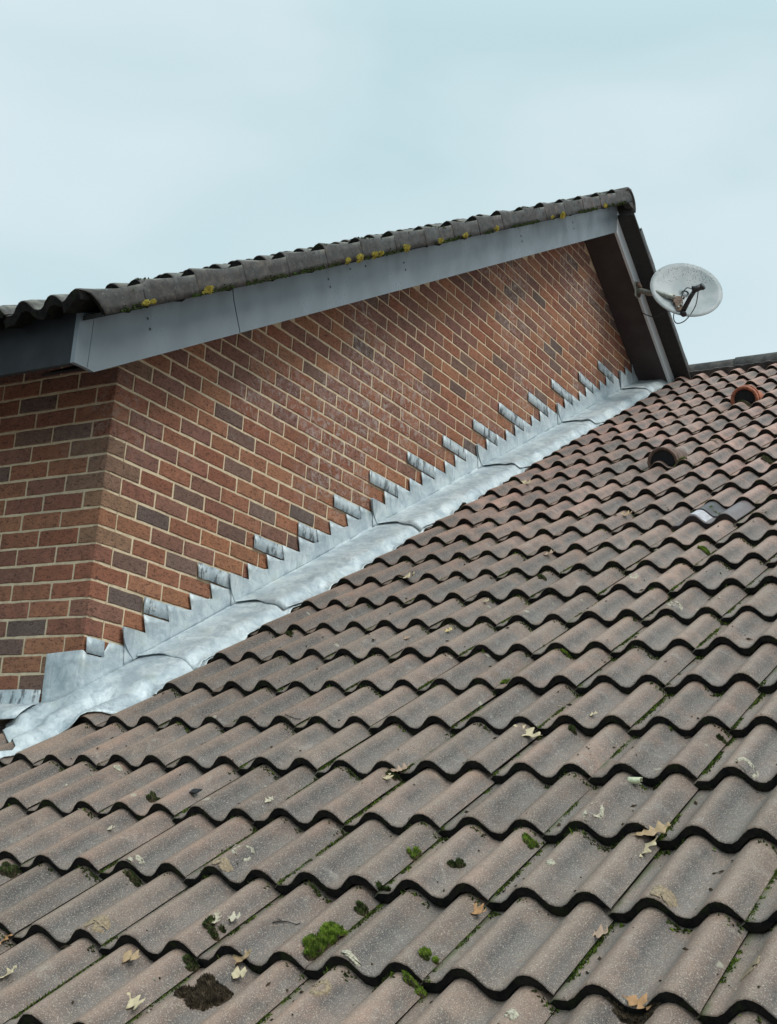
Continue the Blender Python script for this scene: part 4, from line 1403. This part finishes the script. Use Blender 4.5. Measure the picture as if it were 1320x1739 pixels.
MOSS = [
    # i, k, half length, half width, height, rotation, shoots, material, label
    (-.69, 13.28, .080, .017, .024, 0.05, 1700, 'moss', "big bright green moss cushion in a tile hollow at the bottom centre"),
    (-1.43, 12.24, .058, .034, .012, 0.2, 1000, 'soil', "dark mossy heap of soil and litter at the bottom left of centre"),
    (.001, 13.45, .022, .022, .016, 0, 300, 'moss_dark', "small dark green moss tuft under a drip edge above the bright cushion"),
    (.61, 13.30, .024, .011, .012, 0, 200, 'moss', "small oval green moss pad in the lower middle of the roof"),
    (-.20, 13.28, .018, .013, .013, 0, 200, 'moss_dark', "little green moss tuft upslope of the bright cushion"),
    (-.80, 15.27, .021, .015, .017, 0, 260, 'moss', "round green moss tuft right of the bright cushion"),
    (.84, 15.25, .022, .018, .014, 0, 240, 'moss', "green moss tuft against a side joint right of centre"),
    (-1.01, 15.25, .022, .024, .018, 0, 280, 'moss', "green moss tuft below a drip edge at the bottom centre"),
    (2.94, 14.20, .016, .014, .010, 0, 140, 'moss_dark', "tiny moss tuft under the drip edge by the large cream leaf"),
    (8.66, 13.27, .042, .026, .022, 0, 380, 'moss', "oval moss clump on the tile below the plastic ventilation tile"),
    (10.62, 12.32, .050, .030, .026, 0, 420, 'moss', "bright moss clump on the plastic ventilation tile"),
    (13.88, 12.25, .060, .034, .020, 0, 300, 'moss_dark', "dark moss pad near the right edge high on the roof"),
    (2.82, 17.32, .016, .014, .012, 0, 160, 'moss_dark', "little dark moss tuft near the right edge below mid roof"),
    (.46, 14.32, .030, .012, .014, 0.2, 260, 'moss_dark', "dark broken moss crumb right of the small oval moss pad"),
    (-.02, 8.25, .026, .020, .014, 0, 240, 'moss_dark', "dark moss below a drip edge at the left"),
    (-.72, 11.24, .026, .022, .016, 0, 300, 'moss_dark', "dark moss tuft under two small pale leaves"),
    (19.50, 8.20, .030, .090, .020, 0, 420, 'moss_dark', "long band of dark moss in front of the orange terracotta vent"),
    (14.06, 8.85, .020, .045, .010, 0, 200, 'moss', "thin moss patch at the mouth of the dark clay vent"),
    (12.02, 1.75, .050, .030, .020, 0, 260, 'moss_dark', "moss between the lead edge and the first tiles, mid slope"),
    (4.985, 12.26, .020, .020, .014, 0, 180, 'moss', "bright moss dot under a drip edge in the middle right"),
    (-.06, 5.24, .040, .022, .016, 0, 300, 'moss_dark', "mossy litter at the left edge of the view"),
    (-1.04, 11.30, .022, .014, .016, 0, 200, 'moss_dark', "dark moss tuft by the drip edge above the soil heap"),
    (-1.03, 18.50, .035, .060, .018, 0, 420, 'soil', "black leaf litter under the drip edge at the bottom right"),
    (5.82, 3.10, .022, .016, .012, 0, 160, 'moss_dark', "small moss tuft near the lead on the left slope"),
    (4.17, 11.45, .018, .016, .012, 0, 150, 'moss', "green moss dot in the middle of the roof"),
    (1.95, 11.24, .024, .018, .010, 0, 200, 'moss_dark', "dark moss beneath the cream and pink leaf scraps"),
    (7.64, 9.14, .026, .020, .012, 0, 180, 'moss_dark', "dark moss pad right of the curled cream leaf"),
    (1.30, 6.34, .024, .020, .012, 0, 180, 'moss_dark', "moss tuft on the left side under a drip edge"),
]
for (i, k, a, b, h, rot, n, mt, lab) in MOSS:
    w = MB(); mound(w, i, k, a, b, h, rm, rot, n, 0.0065 if n > 900 else 0.0055, 16 if n > 900 else 6)
    loc = RS(i, k)
    w.v = [tuple(Vector(p) - loc) for p in w.v]
    o = w.build("moss_clump", M[mt], None, normals=False); o.location = loc
    o.data.materials.append(M['soil'])
    for p_ in o.data.polygons:
        if p_.index < w.nbody: p_.material_index = 1
    tag(o, lab, "moss", "moss clumps on the lower roof")
# moss in the side joints and under the drip edges: uncountable
w = MB(); w2 = MB(); rj = random.Random(8)
for j in range(0, 12):
    kj = 2 * j + 1 - 0.245 / 0.15
    for n in range(5200 if j > 3 else 1800):
        i = rj.uniform(-3, 9) if rj.random() < .8 else rj.uniform(9, 20)
        u, v, d = px(RP(i, kj))
        if not (-40 < u < 1360 and -40 < v < 1780): continue
        dens = noise.noise(Vector((i * 1.9, j * 3.3, 0))) + 0.45 * noise.noise(Vector((i * 9, j * 5, 4))) + 0.12 - 0.025 * max(0, i)
        if dens < 0.10: continue
        wv = abs(rj.gauss(0.002, 0.0040)) * (1 + max(0, dens) * .9)
        p = RS(i, kj + wv / 0.15, 0.0)
        tuft(w if rj.random() < .45 else w2, p, (NR + E2 * rj.uniform(0, .8)).normalized(), rj.uniform(.0016, .0034), rj.uniform(.003, .0075) * (0.6 + max(0, dens)), rj)
for n_ in range(-3, 12):
    for m_ in range(26):
        k = 1 + m_
        for q in range(90):
            kk = k + rj.gauss(0.5, 0.22)
            dens = noise.noise(Vector((n_ * 7.7, kk * 1.6, 2))) + 0.5 * noise.noise(Vector((n_ * 3, kk * 7, 5)))
            if dens < 0.12: continue
            u, v, d = px(RP(n_, kk))
            if not (-40 < u < 1360 and -40 < v < 1780): continue
            p = RS(n_ - 0.012 - abs(rj.gauss(0, .03)), kk, 0.0)
            tuft(w if rj.random() < .18 else w2, p, (NR - E1 * rj.uniform(0, .9)).normalized(), rj.uniform(.002, .004), rj.uniform(.004, .016) * (0.5 + dens), rj)
for mb_, mt in ((w, 'moss'), (w2, 'moss_dark')):
    mb_.v = [tuple(Vector(p) - RB) for p in mb_.v]
    o = mb_.build("joint_moss", M[mt], roof, normals=False)
    o['kind'] = 'stuff'

# ------------------------------------------------------------------ crumbs and grit caught on the tiles
w = MB(); w3 = MB()
for _ in range(2600):
    i = rj.uniform(-2.6, 12); k = rj.uniform(1.5, 21)
    if rj.random() < .6: k = math.floor(k) + rj.gauss(.45, .2)
    if noise.noise(Vector((i * 1.3, k * .9, 9))) < -0.02: continue
    u, v, d = px(RP(i, k))
    if not (-30 < u < 1350 and -30 < v < 1770): continue
    s_ = 0.0016 + 0.0055 * rj.random() ** 3.2
    c = RS(i, k, s_ * .35)
    d1 = (E1 * rj.uniform(-1, 1) + E2 * rj.uniform(-1, 1)).normalized(); d2 = NR.cross(d1)
    L = s_ * rj.uniform(1, 2.4)
    pts = [c + d1 * L, c + d2 * s_ * rj.uniform(.5, 1), c - d1 * L * rj.uniform(.6, 1), c - d2 * s_ * rj.uniform(.5, 1), c + NR * s_ * rj.uniform(.5, 1.0)]
    mb_ = w if rj.random() < .80 else w3
    b = len(mb_.v); mb_.v += [tuple(p - RB) for p in pts]
    mb_.f += [(b, b + 1, b + 4), (b + 1, b + 2, b + 4), (b + 2, b + 3, b + 4), (b + 3, b, b + 4)]
w.build("dark_grit", M['soil'], roof, normals=False)['kind'] = 'stuff'
w3.build("pale_grit", M['plichen'], roof, normals=False)['kind'] = 'stuff'

# ------------------------------------------------------------------ lichen patches
def lichen(i, k, a, b, mat, label, ring=0.0, seed=0):
    rnd = random.Random(seed); n = 26
    vs, fs = [], []
    loc = RS(i, k)
    rows = [0.0, .35, .6, .8, .93, 1.0] if not ring else [ring, ring + .2 * (1 - ring), ring + .5 * (1 - ring), .9, 1.0]
    for r in rows:
        for q in range(n):
            t = 2 * math.pi * q / n
            wob = 1 + 0.30 * noise.noise(Vector((math.cos(t) * 1.6, math.sin(t) * 1.6, seed * 3.7))) + 0.14 * noise.noise(Vector((math.cos(t) * 5, math.sin(t) * 5, seed)))
            e = 0.0022 + 0.0012 * noise.noise(Vector((q * .9, r * 6, seed)))
            if r == rows[-1] or (ring and r == rows[0]): e = -0.0006
            vs.append(lay(i, k, math.cos(t) * a * r * wob, math.sin(t) * b * r * wob, e) - loc)
    for r in range(len(rows) - 1):
        for q in range(n):
            if noise.noise(Vector((math.cos(2 * math.pi * q / n) * 1.3, math.sin(2 * math.pi * q / n) * 1.3, seed * 5.1))) + 0.25 * noise.noise(Vector((q * 1.7, r * 2.3, seed))) < (-0.12 if ring else -0.34): continue
            fs.append((r * n + q, r * n + (q + 1) % n, (r + 1) * n + (q + 1) % n, (r + 1) * n + q))
    me = mesh_from("lichen_patch", vs, fs, M[mat], True)
    o = link("lichen_patch", me); o.location = loc
    tag(o, label, "lichen", "lichen patches on the lower roof")
for n, (i, k, a, b, mt, ring, lab) in enumerate([
    (.332, 10.16, .034, .026, 'plichen', .70, "pale ring-shaped lichen on a roll at the left of the lower roof"),
    (1.225, 16.10, .050, .020, 'plichen', .62, "long pale looped lichen on a roll at the lower right"),
    (2.083, 18.20, .042, .026, 'plichen', .6, "pale hooked lichen above a drip edge at the right edge"),
    (1.909, 4.16, .016, .012, 'plichen', 0, "white lichen spot on the left of the roof below the lead"),
    (6.18, 14.09, .040, .028, 'plichen', .6, "pale ring lichen in mid roof towards the right"),
    (7.406, 12.08, .036, .022, 'plichen', .5, "small pale ring lichen above mid roof"),
    (.41, 16.06, .014, .010, 'plichen', 0, "faint pale lichen spot between two leaves at lower right"),
    (.045, 8.20, .030, .020, 'plichen', .35, "pale lichen crescent above a drip edge at the left"),
    (-.885, 9.10, .038, .024, 'olichen', 0, "ochre lichen stain on a roll at the lower left"),
    (.075, 10.12, .032, .026, 'olichen', 0, "ochre lichen patch above a drip edge left of the pale ring"),
    (.075, 18.13, .034, .028, 'olichen', 0, "ochre lichen patch above a drip edge at the lower right"),
    (-1.273, 14.06, .032, .020, 'olichen', .4, "buff lichen arc on a roll at the bottom centre"),
    (-.56, 19.76, .035, .022, 'olichen', 0, "buff lichen patch at the bottom right edge"),
    (-.965, 14.16, .014, .022, 'plichen', 0, "pale yellow lichen on the tile lip by the bright moss cushion"),
    (-1.313, 17.08, .018, .013, 'plichen', 0, "white lichen spot at the bottom edge right of centre"),
]):
    lichen(i, k, a, b, mt, lab, ring, n + 3)

# ------------------------------------------------------------------ odd scraps
def scrap_root(o, lab, cat): tag(o, lab, cat)
loc = RS(1.385, 7.23, 0.004)
w = MB(); w.prism([E1 * -.012 + E2 * -.026, E1 * -.014 + E2 * .020, E1 * .013 + E2 * .024, E1 * .014 + E2 * -.021], NR * 0.004)
o = w.build("slate_chip", M['slate']); o.location = loc; scrap_root(o, "flat black rectangular chip lying on a tile at the left", "chip")
loc = RS(1.927, 16.27, 0.0)
vs, fs = [], []
for q in range(9):
    for r in range(15):
        a = -0.5 + 4.6 * r / 14; rr = .0105 * (1 + .10 * noise.noise(Vector((q * .7, r * .4, 3)))) - .0003 * r
        cut = 0.006 * noise.noise(Vector((r * .6, q > 4, 8)))
        vs.append(E2 * (-.018 + .036 * q / 8 + (cut if q in (0, 8) else 0)) + E1 * (rr * math.cos(a)) + NR * (rr * math.sin(a) + .0105))
for q in range(8):
    for r in range(14): fs.append((q * 15 + r, (q + 1) * 15 + r, (q + 1) * 15 + r + 1, q * 15 + r + 1))
o = link("peel_scrap", mesh_from("peel_scrap", vs, fs, simple("pale_green_peel", (.58, .60, .40), .6, 0, .2, 60), True)); o.location = loc
md = o.modifiers.new("thickness", 'SOLIDIFY'); md.thickness = 0.002
scrap_root(o, "small pale green rolled-up scrap below a drip edge at the right", "scrap")
w = MB(); tw = [lay(-.503, 12.32, x, y, e) for x, y, e in ((-.030, -.018, .003), (-.018, -.012, .006), (-.008, -.010, .005), (.006, -.002, .006), (.020, .010, .004), (.032, .013, .003))]
loc = RS(-.503, 12.32); w.tube([p - loc for p in tw], 0.0017, 6, 0.0011); w.tube([tw[2] - loc, lay(-.503, 12.32, -.010, -.018, .004) - loc], 0.001, 5)
o = w.build("twig", M['twig']); o.location = loc; scrap_root(o, "thin dark forked twig upslope of the bright moss cushion", "twig")
w = MB(); tw = [lay(3.05, 7.27, x, y, e) for x, y, e in ((-.03, -.02, .003), (-.01, -.01, .006), (.01, .005, .005), (.03, .01, .003))]
loc = RS(3.05, 7.27); w.tube([p - loc for p in tw], 0.0016, 6, 0.001)
o = w.build("twig", M['twig']); o.location = loc; scrap_root(o, "short dark twig on the left half of the roof below mid height", "twig")

# ------------------------------------------------------------------ yellow lichen along the left verge
YC = [(-.343, .020, "lowest yellow lichen tuft on the verge, nearest the eaves"), (-.303, .016, "small yellow lichen tuft just above the lowest one on the verge"),
      (.025, .032, "yellow lichen clump beside the joint between the bargeboards"), (1.046, .022, "small yellow tuft below the largest yellow cluster on the verge"),
      (1.149, .036, "largest yellow lichen clump on the verge"), (1.285, .032, "yellow lichen clump touching the largest one on its upper side"),
      (1.342, .022, "small yellow tuft ending the largest cluster on the verge"), (1.587, .040, "wide yellow lichen clump halfway up the verge"), (1.946, .028, "single yellow lichen clump above the wide one on the verge"),
      (2.232, .026, "yellow lichen clump between two single clumps, upper half of the verge"), (2.616, .028, "single yellow lichen clump in the upper half of the verge"),
      (3.402, .018, "tiny yellow tuft below the long yellow streak near the top"), (3.57, .045, "long yellow lichen streak near the top of the verge"), (4.305, .030, "topmost yellow lichen clump on the verge under the ridge")]
ry = random.Random(4)
for x, r, lab in YC:
    w = MB()
    yv = -0.395
    loc = Vector((x, yv, 0.2551 + 0.5624 * x + 0.022))
    for q in range(int(60 + 3000 * r)):
        a = ry.uniform(0, 2 * math.pi); rr = r * math.sqrt(ry.random()) * (0.7 + 0.5 * noise.noise(Vector((a, x, 3))))
        ox = rr * math.cos(a) * 1.15; oz = rr * math.sin(a) * 0.75
        hh = 0.016 * (1 - (rr / r) ** 2)
        p = Vector((ox, -hh, oz + ox * TB))
        n = Vector((ox * 8, -1, oz * 8 + .3)).normalized()
        tuft(w, p, n, 0.0055, 0.006, ry)
    o = w.build("lichen_tuft", M['ylichen'], None, normals=False); o.location = loc
    tag(o, lab, "lichen", "yellow lichen along the verge")

# ------------------------------------------------------------------ dark moss and dirt along the verge: uncountable
w = MB(); rv = random.Random(15)
for _ in range(4200):
    x = rv.uniform(-.45, 4.75)
    if rv.random() < .5:
        if noise.noise(Vector((x * 3.1, 2, 2))) + .4 * noise.noise(Vector((x * 14, 5, 5))) < -.02: continue
        p = Vector((x, -0.386, 0.2551 + 0.5624 * x + abs(rv.gauss(0, .010)) + .004)); n = Vector((0, -1, -.2 + rv.uniform(-.5, .5))).normalized()
        tuft(w, p - HB, n, rv.uniform(.003, .006), rv.uniform(.004, .010), rv)
    else:
        if noise.noise(Vector((x * 4.3, 8, 1))) < .05: continue
        ph_ = ((x + 0.652) / (GAU * UT.x)) % 1.0
        p = Vector((x, 0, ucrest(x))) + LW * (YV - 0.010 + rv.gauss(0, .012)) + UN * (-0.046 * ph_ - .009)
        tuft(w, p - HB, UN, rv.uniform(.003, .006), rv.uniform(.004, .011), rv)
o = w.build("verge_moss", M['moss_dark'], house, normals=False); o['kind'] = 'stuff'
